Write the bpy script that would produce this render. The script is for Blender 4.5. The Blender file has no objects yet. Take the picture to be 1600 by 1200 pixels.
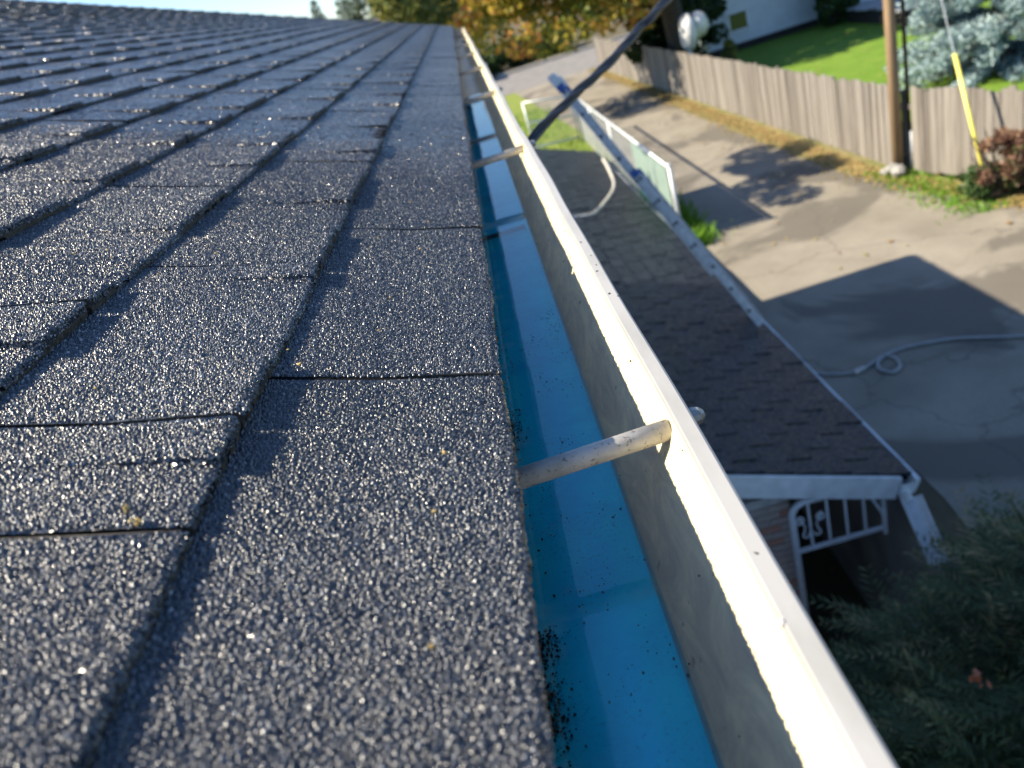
import bpy, math, random
import numpy as np
from mathutils import Vector, Matrix

R = random.Random(7)
S = bpy.context.scene
COL = S.collection

# ------------------------------------------------------------------ camera
CAMM = np.array([[0.9578, 0.2803, 0.0608], [-0.0727, 0.4437, -0.8932], [-0.2774, 0.8512, 0.4454]])
u, s_, vt = np.linalg.svd(CAMM); CAMM = u @ vt
CAMP = np.array([0.0398, 0.0, 0.235])
cam = bpy.data.cameras.new('camera')
camo = bpy.data.objects.new('camera', cam); COL.objects.link(camo)
mw = Matrix.Identity(4)
for i in range(3):
    for j in range(3): mw[i][j] = CAMM[i][j]
    mw[i][3] = CAMP[i]
camo.matrix_world = mw
cam.sensor_width = 36; cam.lens = 27.0
cam.clip_start = 0.01; cam.clip_end = 3000
cam.dof.use_dof = True; cam.dof.focus_distance = 0.60; cam.dof.aperture_fstop = 7.0
S.camera = camo

def px(p):
    """pixel (1600x1200) of a world point, used only to sort shingles by size"""
    c = CAMM.T @ (np.array(p) - CAMP)
    if c[2] > -0.02: return None
    return 800 - 1200 * c[0] / c[2], 600 + 1200 * c[1] / c[2]

# ------------------------------------------------------------------ sky, sun, exposure
SUND = Vector((1.0, -0.07, -0.87)).normalized()
w = bpy.data.worlds.new('World'); S.world = w; w.use_nodes = True
nt = w.node_tree; nt.nodes.clear()
sky = nt.nodes.new('ShaderNodeTexSky'); sky.sky_type = 'NISHITA'; sky.sun_disc = False
sky.sun_elevation = math.asin(-SUND.z); sky.sun_rotation = math.atan2(-SUND.x, -SUND.y)
sky.air_density = 1.0; sky.dust_density = 0.2; sky.ozone_density = 6.5
bg = nt.nodes.new('ShaderNodeBackground'); bg.inputs[1].default_value = 0.095
wo = nt.nodes.new('ShaderNodeOutputWorld')
nt.links.new(sky.outputs[0], bg.inputs[0]); nt.links.new(bg.outputs[0], wo.inputs[0])
sl = bpy.data.lights.new('sun', 'SUN'); sl.energy = 5.0; sl.angle = math.radians(0.53); sl.color = (1.0, 0.885, 0.69)
so = bpy.data.objects.new('sun', sl); COL.objects.link(so)
so.rotation_euler = SUND.to_track_quat('-Z', 'Y').to_euler(); so.location = (-6, 0, 8)
S.view_settings.view_transform = 'Standard'; S.view_settings.look = 'None'
S.view_settings.exposure = 1.30; S.view_settings.gamma = 1.0
S.view_settings.use_curve_mapping = False

# ------------------------------------------------------------------ materials
class NB:
    def __init__(self, name):
        self.m = bpy.data.materials.new(name); self.m.use_nodes = True
        self.t = self.m.node_tree; self.t.nodes.clear()
        self.out = self.n('ShaderNodeOutputMaterial')
    def n(self, typ, **kw):
        nd = self.t.nodes.new(typ)
        for k, v in kw.items():
            if k.startswith('i_'):
                key = k[2:]; key = int(key) if key.isdigit() else key
                nd.inputs[key].default_value = v
            else: setattr(nd, k, v)
        return nd
    def l(self, a, b): self.t.links.new(a, b)
    def pos(self): return self.n('ShaderNodeNewGeometry').outputs['Position']
    def scaled(self, vec):
        m = self.n('ShaderNodeVectorMath', operation='MULTIPLY'); self.l(self.pos(), m.inputs[0]); m.inputs[1].default_value = vec
        return m.outputs[0]
    def noise(self, scale, detail=4, rough=.55, vec=None, dist=0):
        nd = self.n('ShaderNodeTexNoise'); nd.inputs['Scale'].default_value = scale
        nd.inputs['Detail'].default_value = detail; nd.inputs['Roughness'].default_value = rough; nd.inputs['Distortion'].default_value = dist
        self.l(vec if vec is not None else self.pos(), nd.inputs['Vector']); return nd
    def vor(self, scale, vec=None, feature='F1'):
        nd = self.n('ShaderNodeTexVoronoi', feature=feature); nd.inputs['Scale'].default_value = scale
        self.l(vec if vec is not None else self.pos(), nd.inputs['Vector']); return nd
    def ramp(self, fac, stops):
        nd = self.n('ShaderNodeValToRGB'); cr = nd.color_ramp
        while len(cr.elements) < len(stops): cr.elements.new(0.5)
        for e, (p, c) in zip(cr.elements, stops):
            e.position = p; e.color = (c, c, c, 1) if isinstance(c, (int, float)) else (*c, 1)
        self.l(fac, nd.inputs[0]); return nd.outputs[0]
    def mix(self, fac, a, b, mode='MIX'):
        nd = self.n('ShaderNodeMix', data_type='RGBA', blend_type=mode, clamp_factor=True)
        for s, v in ((0, fac), (6, a), (7, b)):
            if isinstance(v, (int, float)): nd.inputs[s].default_value = v
            elif isinstance(v, tuple): nd.inputs[s].default_value = (*v, 1)
            else: self.l(v, nd.inputs[s])
        return nd.outputs[2]
    def math(self, op, a, b=0.0):
        nd = self.n('ShaderNodeMath', operation=op)
        for i, v in enumerate((a, b)):
            if isinstance(v, (int, float)): nd.inputs[i].default_value = v
            else: self.l(v, nd.inputs[i])
        return nd.outputs[0]
    def bump(self, h, dist, strength=1.0, normal=None):
        nd = self.n('ShaderNodeBump'); nd.inputs['Strength'].default_value = strength; nd.inputs['Distance'].default_value = dist
        self.l(h, nd.inputs['Height'])
        if normal is not None: self.l(normal, nd.inputs['Normal'])
        return nd.outputs[0]
    def done(self, base, rough=.6, normal=None, spec=.5, metal=0.0, coat=0.0, trans=None, sub=None):
        b = self.n('ShaderNodeBsdfPrincipled')
        for k, v in (('Base Color', base), ('Roughness', rough), ('Specular IOR Level', spec), ('Metallic', metal), ('Coat Weight', coat)):
            if isinstance(v, (int, float)): b.inputs[k].default_value = v
            elif isinstance(v, tuple): b.inputs[k].default_value = (*v, 1)
            else: self.l(v, b.inputs[k])
        if normal is not None: self.l(normal, b.inputs['Normal'])
        o = b.outputs[0]
        if trans is not None:      # leaf translucency
            tr = self.n('ShaderNodeBsdfTranslucent')
            if isinstance(base, tuple): tr.inputs[0].default_value = (*base, 1)
            else: self.l(base, tr.inputs[0])
            mx = self.n('ShaderNodeMixShader'); mx.inputs[0].default_value = trans
            self.l(o, mx.inputs[1]); self.l(tr.outputs[0], mx.inputs[2]); o = mx.outputs[0]
        self.l(o, self.out.inputs[0]); self.b = b
        return self.m

def sc(c, k): return tuple(x * k for x in c)

def m_plain(name, col, rough=.6, nscale=8, var=.25, metal=0, spec=.5, coat=0, bump=0):
    k = NB(name); f = k.noise(nscale, 5).outputs[0]
    c = k.mix(k.ramp(f, [(.3, 0), (.7, 1)]), sc(col, 1 - var), sc(col, 1 + var))
    nrm = k.bump(k.noise(nscale * 6, 3).outputs[0], bump) if bump else None
    return k.done(c, rough, nrm, spec, metal, coat)

def m_shingle(name, dark, light, gscale, gran=.9, warm=0.0, attr=True):
    k = NB(name)
    v = k.vor(gscale); 
    tint = k.n('ShaderNodeAttribute', attribute_name='tint').outputs['Fac']
    cell = k.n('ShaderNodeSeparateColor'); k.l(v.outputs['Color'], cell.inputs[0])
    big = k.noise(5, 4).outputs[0]
    fac = k.math('ADD', k.math('MULTIPLY', cell.outputs[0], .75), k.math('MULTIPLY', k.math('SUBTRACT', tint, .5), .35))
    fac = k.math('ADD', fac, k.math('MULTIPLY', k.math('SUBTRACT', big, .5), .5))
    mid = tuple((a * .6 + b * .4) for a, b in zip(dark, light))
    c = k.ramp(fac, [(0.0, sc(dark, .6)), (.35, dark), (.68, mid), (.95, light)])
    # each granule is its own little facet
    va = k.n('ShaderNodeVectorMath', operation='SUBTRACT'); k.l(v.outputs['Color'], va.inputs[0]); va.inputs[1].default_value = (.5, .5, .5)
    vs = k.n('ShaderNodeVectorMath', operation='SCALE'); k.l(va.outputs[0], vs.inputs[0]); vs.inputs['Scale'].default_value = gran
    g = k.n('ShaderNodeNewGeometry')
    v2 = k.vor(gscale * .3); vb = k.n('ShaderNodeVectorMath', operation='SUBTRACT'); k.l(v2.outputs['Color'], vb.inputs[0]); vb.inputs[1].default_value = (.5, .5, .5)
    vb2 = k.n('ShaderNodeVectorMath', operation='SCALE'); k.l(vb.outputs[0], vb2.inputs[0]); vb2.inputs['Scale'].default_value = gran * .85
    a0 = k.n('ShaderNodeVectorMath', operation='ADD'); k.l(g.outputs['Normal'], a0.inputs[0]); k.l(vb2.outputs[0], a0.inputs[1])
    ad = k.n('ShaderNodeVectorMath', operation='ADD'); k.l(a0.outputs[0], ad.inputs[0]); k.l(vs.outputs[0], ad.inputs[1])
    nn = k.n('ShaderNodeVectorMath', operation='NORMALIZE'); k.l(ad.outputs[0], nn.inputs[0])
    ed = k.vor(gscale, None, 'DISTANCE_TO_EDGE')
    c = k.mix(k.ramp(ed.outputs['Distance'], [(0.0, 1), (.10, .75), (.20, 0)]), c, sc(dark, .28))
    rough = k.ramp(cell.outputs[1], [(0, .20), (1, .46)])
    spec = k.ramp(ed.outputs['Distance'], [(0.06, .05), (.2, .9)])
    return k.done(c, rough, nn.outputs[0], spec)

MT = {}
MT['shingle'] = m_shingle('shingle granules', (.052, .063, .086), (.34, .355, .385), 560, 1.05)
def m_granule():
    k = NB('ceramic granules'); t = k.n('ShaderNodeAttribute', attribute_name='tint').outputs['Fac']
    big = k.noise(5, 4).outputs[0]
    f = k.math('ADD', t, k.math('MULTIPLY', k.math('SUBTRACT', big, .5), .5))
    c = k.ramp(f, [(0, (.011, .015, .024)), (.45, (.028, .036, .051)), (.75, (.066, .077, .096)), (1, (.30, .307, .325))])
    return k.done(c, k.ramp(t, [(0, .20), (.5, .42), (1, .26)]), None, .9)
MT['granule'] = m_granule()
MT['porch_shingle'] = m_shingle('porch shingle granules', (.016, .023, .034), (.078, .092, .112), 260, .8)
MT['deck'] = m_plain('roof felt', (.008, .008, .009), .95, spec=.05)

def m_gutter():
    k = NB('white gutter paint inside')
    vec = k.scaled((9, 5, 16))
    f = k.noise(2.4, 7, .68, vec, 1.2).outputs[0]
    f2 = k.noise(120, 4, .6).outputs[0]
    sep = k.n('ShaderNodeSeparateXYZ'); k.l(k.pos(), sep.inputs[0])
    hgt = k.math('ADD', k.math('MULTIPLY', sep.outputs[2], 13.0), 1.62)      # 0 at the trough floor, 1 near the rim
    low = k.math('SUBTRACT', 1.0, hgt)
    d = k.math('ADD', k.math('MULTIPLY', f, 1.25), k.math('MULTIPLY', low, .26)); d = k.math('SUBTRACT', d, .22)
    dirt = k.ramp(d, [(.36, 0), (.54, .5), (.72, 1)])
    c = k.mix(dirt, (.76, .67, .43), (.47, .415, .31))
    spk = k.ramp(k.noise(95, 2, .5).outputs[0], [(.70, 0), (.76, 1)])
    c = k.mix(k.math('MULTIPLY', spk, .55), c, (.16, .15, .13))
    c = k.mix(k.math('MULTIPLY', k.ramp(f2, [(.45, 0), (.8, 1)]), .25), c, (.42, .38, .29))
    vs = k.vor(34)
    pit = k.ramp(vs.outputs['Distance'], [(.0, 1), (.07, 1), (.09, 0)])
    csep = k.n('ShaderNodeSeparateColor'); k.l(vs.outputs['Color'], csep.inputs[0])
    pit = k.math('MULTIPLY', pit, k.ramp(csep.outputs[0], [(.80, 0), (.82, 1)]))
    c = k.mix(pit, c, (.03, .03, .028))
    return k.done(c, .45, k.bump(f2, .0006, .4), .4)
MT['gutter_in'] = m_gutter()

def m_lip():
    k = NB('white gutter paint outside')
    f = k.noise(30, 5, .6, k.scaled((1, .3, 1))).outputs[0]
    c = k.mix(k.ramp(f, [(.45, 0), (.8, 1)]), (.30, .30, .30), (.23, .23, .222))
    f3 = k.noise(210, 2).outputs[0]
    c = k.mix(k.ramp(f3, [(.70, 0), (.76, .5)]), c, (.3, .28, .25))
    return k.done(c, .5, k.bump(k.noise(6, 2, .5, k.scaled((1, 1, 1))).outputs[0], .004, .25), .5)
MT['lip'] = m_lip()

def m_floor():
    k = NB('blue gutter floor')
    sep = k.n('ShaderNodeSeparateXYZ'); k.l(k.pos(), sep.inputs[0])
    f = k.noise(22, 6, .65).outputs[0]
    c = k.mix(k.ramp(f, [(.3, 0), (.72, 1)]), (.025, .90, 1.0), (.020, .72, .92))  # base colour is a mottled, saturated blue
    spk = k.ramp(k.noise(330, 6, .75).outputs[0], [(.56, 0), (.68, 1)])
    zone = k.ramp(k.noise(14, 5, .65).outputs[0], [(.42, 0), (.62, 1)])
    c = k.mix(k.math('MULTIPLY', k.math('MULTIPLY', spk, zone), .8), c, (.010, .035, .055))
    blot = k.ramp(k.noise(9, 5, .6, None, .8).outputs[0], [(.50, 0), (.70, .5)])
    c = k.mix(blot, c, (.012, .52, .72))
    # pale drip marks under the eave
    dv = k.vor(30, k.scaled((0.9, 1.25, 0)))
    drip = k.ramp(dv.outputs['Distance'], [(.16, 1), (.42, 0)])
    band = k.ramp(sep.outputs[0], [(.0, 0), (.46, 0), (.48, 1)])
    mrange = k.n('ShaderNodeMapRange'); mrange.inputs[1].default_value = .014; mrange.inputs[2].default_value = -.018
    k.l(sep.outputs[0], mrange.inputs[0])
    edge = mrange.outputs[0]
    c = k.mix(k.math('MULTIPLY', k.math('MULTIPLY', drip, edge), .75), c, (.34, .92, 1.0))
    # green black slime between the drip marks along the eave
    n2 = k.noise(190, 6, .75).outputs[0]; n3 = k.noise(12, 3).outputs[0]
    sl_ = k.math('ADD', k.math('MULTIPLY', edge, .52), k.math('SUBTRACT', k.math('ADD', k.math('MULTIPLY', n2, .95), k.math('MULTIPLY', n3, .55)), k.math('MULTIPLY', drip, .30)))
    c = k.mix(k.ramp(sl_, [(1.03, 0), (1.26, .9)]), c, (.010, .026, .022))
    return k.done(c, .34, k.bump(f, .001, .25), .4, metal=.30)
MT['floor'] = m_floor()

def m_water():
    k = NB('shallow water film')
    fr = k.n('ShaderNodeFresnel'); fr.inputs[0].default_value = 1.5
    nrm = k.bump(k.noise(10, 2).outputs[0], .0025, .12)
    k.l(nrm, fr.inputs['Normal'])
    gl = k.n('ShaderNodeBsdfGlossy'); gl.inputs['Roughness'].default_value = .03; k.l(nrm, gl.inputs['Normal'])
    tr = k.n('ShaderNodeBsdfTransparent')
    mx = k.n('ShaderNodeMixShader'); k.l(fr.outputs[0], mx.inputs[0]); k.l(tr.outputs[0], mx.inputs[1]); k.l(gl.outputs[0], mx.inputs[2])
    k.l(mx.outputs[0], k.out.inputs[0]); return k.m
MT['water'] = m_water()

def m_ferrule():
    k = NB('dirty white ferrule')
    f = k.noise(60, 5, .65).outputs[0]
    c = k.mix(k.ramp(f, [(.42, 0), (.75, 1)]), (.46, .44, .40), (.30, .285, .25))
    s = k.ramp(k.noise(330, 3, .6).outputs[0], [(.60, 0), (.68, 1)])
    c = k.mix(k.math('MULTIPLY', s, .8), c, (.09, .085, .075))
    return k.done(c, .5, k.bump(f, .0006, .5), .35)
MT['ferrule'] = m_ferrule()
MT['zinc'] = m_plain('weathered zinc', (.36, .35, .33), .45, 90, .4, metal=.6)

def m_asphalt():
    k = NB('worn driveway')
    f = k.noise(1.1, 6, .6).outputs[0]; g = k.noise(40, 4, .7).outputs[0]; b = k.noise(.45, 4, .6, None, .6).outputs[0]
    c = k.mix(k.ramp(f, [(.35, 0), (.65, 1)]), (.195, .174, .137), (.265, .238, .193))
    c = k.mix(k.ramp(b, [(.50, 0), (.56, .8)]), c, (.105, .094, .078))
    c = k.mix(k.math('MULTIPLY', k.ramp(g, [(.35, 0), (.75, 1)]), .35), c, (.13, .118, .098))
    nz = k.noise(1.5, 4)
    vm = k.n('ShaderNodeVectorMath', operation='ADD'); k.l(k.pos(), vm.inputs[0])
    vs = k.n('ShaderNodeVectorMath', operation='SCALE'); k.l(nz.outputs['Color'], vs.inputs[0]); vs.inputs['Scale'].default_value = .9
    k.l(vs.outputs[0], vm.inputs[1])
    cr = k.vor(.30, vm.outputs[0], 'DISTANCE_TO_EDGE')
    c = k.mix(k.ramp(cr.outputs['Distance'], [(.0, .6), (.002, .5), (.006, 0)]), c, (.10, .09, .075))
    return k.done(c, .9, k.bump(g, .004, .6), .2)
MT['driveway'] = m_asphalt()
MT['street'] = m_plain('street asphalt', (.17, .16, .15), .9, 2, .2)
MT['concrete'] = m_plain('old concrete', (.30, .29, .27), .9, 3, .25, bump=.004)

def m_grass(name, a, b, leaf=(.30, .19, .06), amt=.62):
    k = NB(name)
    f = k.noise(2.3, 6, .6).outputs[0]; g = k.noise(60, 3, .7).outputs[0]
    c = k.mix(k.ramp(f, [(.35, 0), (.65, 1)]), a, b)
    c = k.mix(k.math('MULTIPLY', g, .4), c, sc(a, .5))
    lv = k.vor(7); lf = k.ramp(lv.outputs['Distance'], [(.10, 1), (.16, 0)])
    lz = k.ramp(k.noise(.7, 3).outputs[0], [(amt - .07, 0), (amt + .05, 1)])
    c = k.mix(k.math('MULTIPLY', lf, lz), c, leaf)
    return k.done(c, .85, k.bump(g, .02, .8), .2)
MT['lawn'] = m_grass('lawn', (.120, .220, .020), (.170, .275, .035))
MT['dirt'] = m_grass('bare ground', (.10, .085, .055), (.13, .11, .06))
MT['front_grass'] = m_grass('front grass', (.16, .22, .035), (.24, .27, .06), amt=.5)
MT['verge'] = m_grass('leafy verge', (.27, .215, .11), (.15, .17, .05), (.36, .24, .08), .42)

def m_wood(name, a, b, vert=True, rnd=.5):
    k = NB(name)
    vec = k.scaled((30, 30, 1.6)) if vert else k.scaled((2, 30, 30))
    f = k.noise(1.0, 5, .6, vec).outputs[0]
    oi = k.n('ShaderNodeObjectInfo').outputs['Random']
    ff = k.math('ADD', f, k.math('MULTIPLY', k.math('SUBTRACT', oi, .5), rnd))
    c = k.mix(k.ramp(ff, [(.25, 0), (.75, 1)]), a, b)
    return k.done(c, .85, k.bump(f, .004, .6), .2)
MT['fence'] = m_wood('weathered fence wood', (.120, .106, .092), (.235, .215, .190))
MT['pole'] = m_wood('utility pole wood', (.24, .16, .09), (.42, .31, .20))
MT['deckwood'] = m_wood('grey deck wood', (.22, .22, .22), (.34, .34, .34), False)
MT['alu'] = m_plain('ladder aluminium', (.50, .52, .53), .42, 14, .2, metal=.55)
MT['rung'] = m_plain('rung end dark', (.07, .075, .085), .5, 20, .2)
MT['blue_plastic'] = m_plain('blue plastic', (.03, .09, .30), .5, 20, .2)
MT['white_paint'] = m_plain('white paint', (.66, .67, .66), .5, 9, .16)
MT['gutter_white'] = m_plain('porch gutter paint', (.74, .75, .74), .5, 9, .12)
MT['iron'] = m_plain('white painted iron', (.66, .67, .68), .45, 30, .12)
MT['cable'] = m_plain('black cable', (.018, .019, .024), .38, 40, .3)
MT['hose_white'] = m_plain('pale hose', (.52, .49, .43), .5, 12, .15)
MT['hose_grey'] = m_plain('grey hose', (.24, .25, .25), .5, 12, .15)
MT['galv'] = m_plain('galvanised pipe', (.55, .57, .57), .45, 14, .15, metal=.3)
MT['wire'] = m_plain('fence wire', (.5, .52, .5), .5, 14, .1, metal=.3)
MT['screen_lit'] = m_plain('sunlit green screen', (.20, .27, .235), .6, 6, .15)  # sunlight on the translucent screen put in as a paler green
MT['screen_dark'] = m_plain('dark green tarp', (.010, .075, .05), .6, 6, .2)
MT['yellow'] = m_plain('yellow guard plastic', (.80, .72, .14), .45, 10, .1)
MT['conduit'] = m_plain('grey conduit', (.30, .32, .34), .5, 12, .15)
MT['siding'] = m_plain('blue white siding', (.58, .62, .66), .6, 3, .06)
MT['trim'] = m_plain('window trim', (.70, .72, .74), .5, 5, .05)
MT['dark'] = m_plain('dark gap', (.03, .028, .025), .9, 5, .3)
MT['far_roof'] = m_plain('tan far roof', (.30, .23, .19), .85, 2, .15)
MT['cover'] = m_plain('pale cover cloth', (.62, .60, .56), .8, 4, .3, bump=.03)
MT['rock'] = m_plain('pale rock', (.25, .245, .23), .9, 9, .3, bump=.01)
MT['mortar'] = m_plain('mortar', (.56, .53, .49), .95, 20, .2)
MT['moss'] = m_plain('dark slime', (.012, .022, .014), .8, 60, .5)
MT['grit'] = m_plain('grit', (.02, .022, .02), .8, 60, .5)
MT['ymoss'] = m_plain('yellow green moss', (.17, .17, .03), .9, 60, .4)
MT['bark'] = m_plain('bark', (.06, .045, .032), .9, 14, .4, bump=.02)
MT['dry'] = m_plain('dry plant bits', (.38, .27, .09), .8, 60, .4)
MT['edge'] = m_plain('shingle cut edge', (.055, .048, .036), .9, 300, .7)
MT['dripmetal'] = m_plain('drip edge metal', (.16, .15, .13), .6, 40, .4)
k = NB('window glass'); MT['glass'] = k.done((.035, .05, .03), .08, None, .6)
def m_brick():
    k = NB('brick'); oi = k.n('ShaderNodeObjectInfo').outputs['Random']
    f = k.noise(40, 5).outputs[0]
    c = k.ramp(oi, [(0, (.42, .30, .24)), (.3, (.50, .39, .33)), (.6, (.46, .33, .28)), (.80, (.50, .37, .30)), (.82, (.52, .17, .09)), (1, (.50, .19, .11))])
    c = k.mix(k.math('MULTIPLY', f, .5), c, (.56, .51, .47))
    return k.done(c, .9, k.bump(f, .004, .7), .2)
MT['brick'] = m_brick()

def m_leaf(name, stops, trans=.35, rough=.5):
    k = NB(name); a = k.n('ShaderNodeAttribute', attribute_name='tint').outputs['Fac']
    return k.done(k.ramp(a, stops), rough, None, .3, trans=trans)
MT['maple_leaf'] = m_leaf('autumn maple leaves', [(0, (.06, .095, .015)), (.35, (.19, .20, .03)), (.6, (.42, .33, .045)), (.85, (.52, .29, .06)), (1, (.44, .16, .05))])
MT['green_leaf'] = m_leaf('yellow green leaves', [(0, (.05, .08, .02)), (.6, (.10, .14, .03)), (1, (.24, .22, .05))])
MT['spruce_leaf'] = m_leaf('blue spruce needles', [(0, (.09, .14, .14)), (.5, (.24, .34, .35)), (1, (.46, .58, .60))], .15)
MT['red_leaf'] = m_leaf('red brown leaves', [(0, (.06, .10, .03)), (.25, (.09, .11, .04)), (.45, (.12, .065, .045)), (.8, (.22, .115, .085)), (1, (.32, .20, .12))], .25)
MT['bush_leaf'] = m_leaf('dark evergreen sprays', [(0, (.018, .034, .012)), (.6, (.060, .088, .028)), (.9, (.14, .145, .05)), (1, (.24, .18, .08))], .15)
MT['conifer'] = m_leaf('far conifer', [(0, (.04, .07, .035)), (1, (.11, .15, .07))], .2)
MT['hedge_leaf'] = m_leaf('hedge leaves', [(0, (.02, .04, .012)), (1, (.06, .11, .03))], .25)
MT['fallen'] = m_leaf('fallen leaves', [(0, (.24, .14, .06)), (.5, (.36, .26, .10)), (1, (.30, .27, .11))], .2)
MT['orange_leaf'] = m_leaf('fallen red leaves', [(0, (.40, .09, .05)), (1, (.45, .14, .06))], .2)
MT['grass_blade'] = m_leaf('grass blades', [(0, (.07, .20, .015)), (1, (.20, .36, .03))], .3)

# ------------------------------------------------------------------ mesh building
class MB:
    def __init__(self): self.v = []; self.f = []; self.mi = []; self.tint = []
    def face(self, pts, mi=0, tint=.5):
        i = len(self.v); self.v += [tuple(p) for p in pts]; self.f.append(tuple(range(i, i + len(pts)))); self.mi.append(mi); self.tint.append(tint)
    def verts(self, vs): i = len(self.v); self.v += [tuple(p) for p in vs]; return i
    def poly(self, idx, mi=0, tint=.5): self.f.append(tuple(idx)); self.mi.append(mi); self.tint.append(tint)
    def box(self, c, d, rot=None, mi=0, tint=.5):
        hx, hy, hz = d[0] / 2, d[1] / 2, d[2] / 2
        P = [Vector((x, y, z)) for x in (-hx, hx) for y in (-hy, hy) for z in (-hz, hz)]
        if rot is not None: P = [rot @ p for p in P]
        i = self.verts([p + Vector(c) for p in P])
        for q in ((0, 1, 3, 2), (4, 6, 7, 5), (0, 4, 5, 1), (2, 3, 7, 6), (0, 2, 6, 4), (1, 5, 7, 3)):
            self.poly([i + a for a in q], mi, tint)
    def bar(self, a, b, w, h, up=Vector((0, 0, 1)), mi=0):
        a = Vector(a); b = Vector(b); d = (b - a).normalized()
        s = d.cross(up); s = s.normalized() if s.length > 1e-4 else Vector((1, 0, 0)); t = s.cross(d)
        i = self.verts([p + s * x * w / 2 + t * y * h / 2 for p in (a, b) for x, y in ((-1, -1), (1, -1), (1, 1), (-1, 1))])
        for q in ((3, 2, 1, 0), (4, 5, 6, 7), (0, 1, 5, 4), (1, 2, 6, 5), (2, 3, 7, 6), (3, 0, 4, 7)): self.poly([i + k_ for k_ in q], mi)
    def tube(self, pts, r, n=8, mi=0, cap=True):
        pts = [Vector(p) for p in pts]; N = len(pts)
        rs = r if isinstance(r, (list, tuple)) else [r] * N
        ref = Vector((0, 0, 1)); rows = []
        prev = None
        for k_ in range(N):
            d = (pts[min(k_ + 1, N - 1)] - pts[max(k_ - 1, 0)]).normalized()
            s = (prev - d * prev.dot(d)) if prev is not None else d.cross(ref if abs(d.z) < .9 else Vector((1, 0, 0)))
            s.normalize(); prev = s; t = d.cross(s)
            rows.append(self.verts([pts[k_] + (s * math.cos(2 * math.pi * a / n) + t * math.sin(2 * math.pi * a / n)) * rs[k_] for a in range(n)]))
        for k_ in range(N - 1):
            for a in range(n):
                b = (a + 1) % n
                self.poly((rows[k_] + a, rows[k_] + b, rows[k_ + 1] + b, rows[k_ + 1] + a), mi)
        if cap:
            self.poly([rows[0] + a for a in reversed(range(n))], mi); self.poly([rows[-1] + a for a in range(n)], mi)
    def blob(self, c, r, seg=6, rings=4, jit=.2, mi=0, rnd=R):
        c = Vector(c); rr = r if isinstance(r, (tuple, list)) else (r, r, r)
        rows = []
        for i in range(rings + 1):
            th = math.pi * i / rings
            if i in (0, rings): rows.append([self.verts([c + Vector((0, 0, rr[2] * math.cos(th)))])])
            else:
                row = []
                for j in range(seg):
                    k_ = 1 + rnd.uniform(-jit, jit); ph = 2 * math.pi * j / seg
                    row.append(self.verts([c + Vector((rr[0] * math.sin(th) * math.cos(ph), rr[1] * math.sin(th) * math.sin(ph), rr[2] * math.cos(th))) * k_]))
                rows.append(row)
        for i in range(rings):
            for j in range(seg):
                j2 = (j + 1) % seg
                if i == 0: self.poly((rows[0][0], rows[1][j], rows[1][j2]), mi)
                elif i == rings - 1: self.poly((rows[i][j], rows[i + 1][0], rows[i][j2]), mi)
                else: self.poly((rows[i][j], rows[i + 1][j], rows[i + 1][j2], rows[i][j2]), mi)
    def mesh(self, name, mats, smooth=False):
        me = bpy.data.meshes.new(name); me.from_pydata(self.v, [], self.f)
        for m in (mats if isinstance(mats, (list, tuple)) else [mats]): me.materials.append(m)
        me.polygons.foreach_set('material_index', self.mi)
        if smooth: me.polygons.foreach_set('use_smooth', [True] * len(self.f))
        at = me.attributes.new('tint', 'FLOAT', 'FACE'); at.data.foreach_set('value', self.tint)
        me.update(); return me
    def build(self, name, mats, parent=None, smooth=False):
        return link(name, self.mesh(name, mats, smooth), parent)

def link(name, data, parent=None):
    o = bpy.data.objects.new(name, data); COL.objects.link(o)
    if parent is not None: o.parent = parent
    return o
def tag(o, label=None, cat=None, group=None, kind=None):
    if label: o['label'] = label
    if cat: o['category'] = cat
    if group: o['group'] = group
    if kind: o['kind'] = kind
    return o
def thing(name, label, cat, group=None):
    return tag(link(name, None), label, cat, group)
def place(root, loc):
    """move an empty to its base while its already world-placed parts stay put"""
    root.location = loc
    for ch in root.children: ch.matrix_parent_inverse = Matrix.Translation(-Vector(loc))
def quadmesh(name, V, F, tint, mat, parent=None):
    me = bpy.data.meshes.new(name)
    me.vertices.add(len(V)); me.vertices.foreach_set('co', V.astype(np.float32).ravel())
    n = F.shape[1]; me.loops.add(F.size); me.loops.foreach_set('vertex_index', F.astype(np.int32).ravel())
    me.polygons.add(len(F)); me.polygons.foreach_set('loop_start', np.arange(0, F.size, n, dtype=np.int32))
    me.polygons.foreach_set('loop_total', np.full(len(F), n, dtype=np.int32))
    at = me.attributes.new('tint', 'FLOAT', 'FACE'); at.data.foreach_set('value', tint.astype(np.float32))
    me.materials.append(mat); me.update(calc_edges=True); me.validate()
    return link(name, me, parent)

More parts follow.
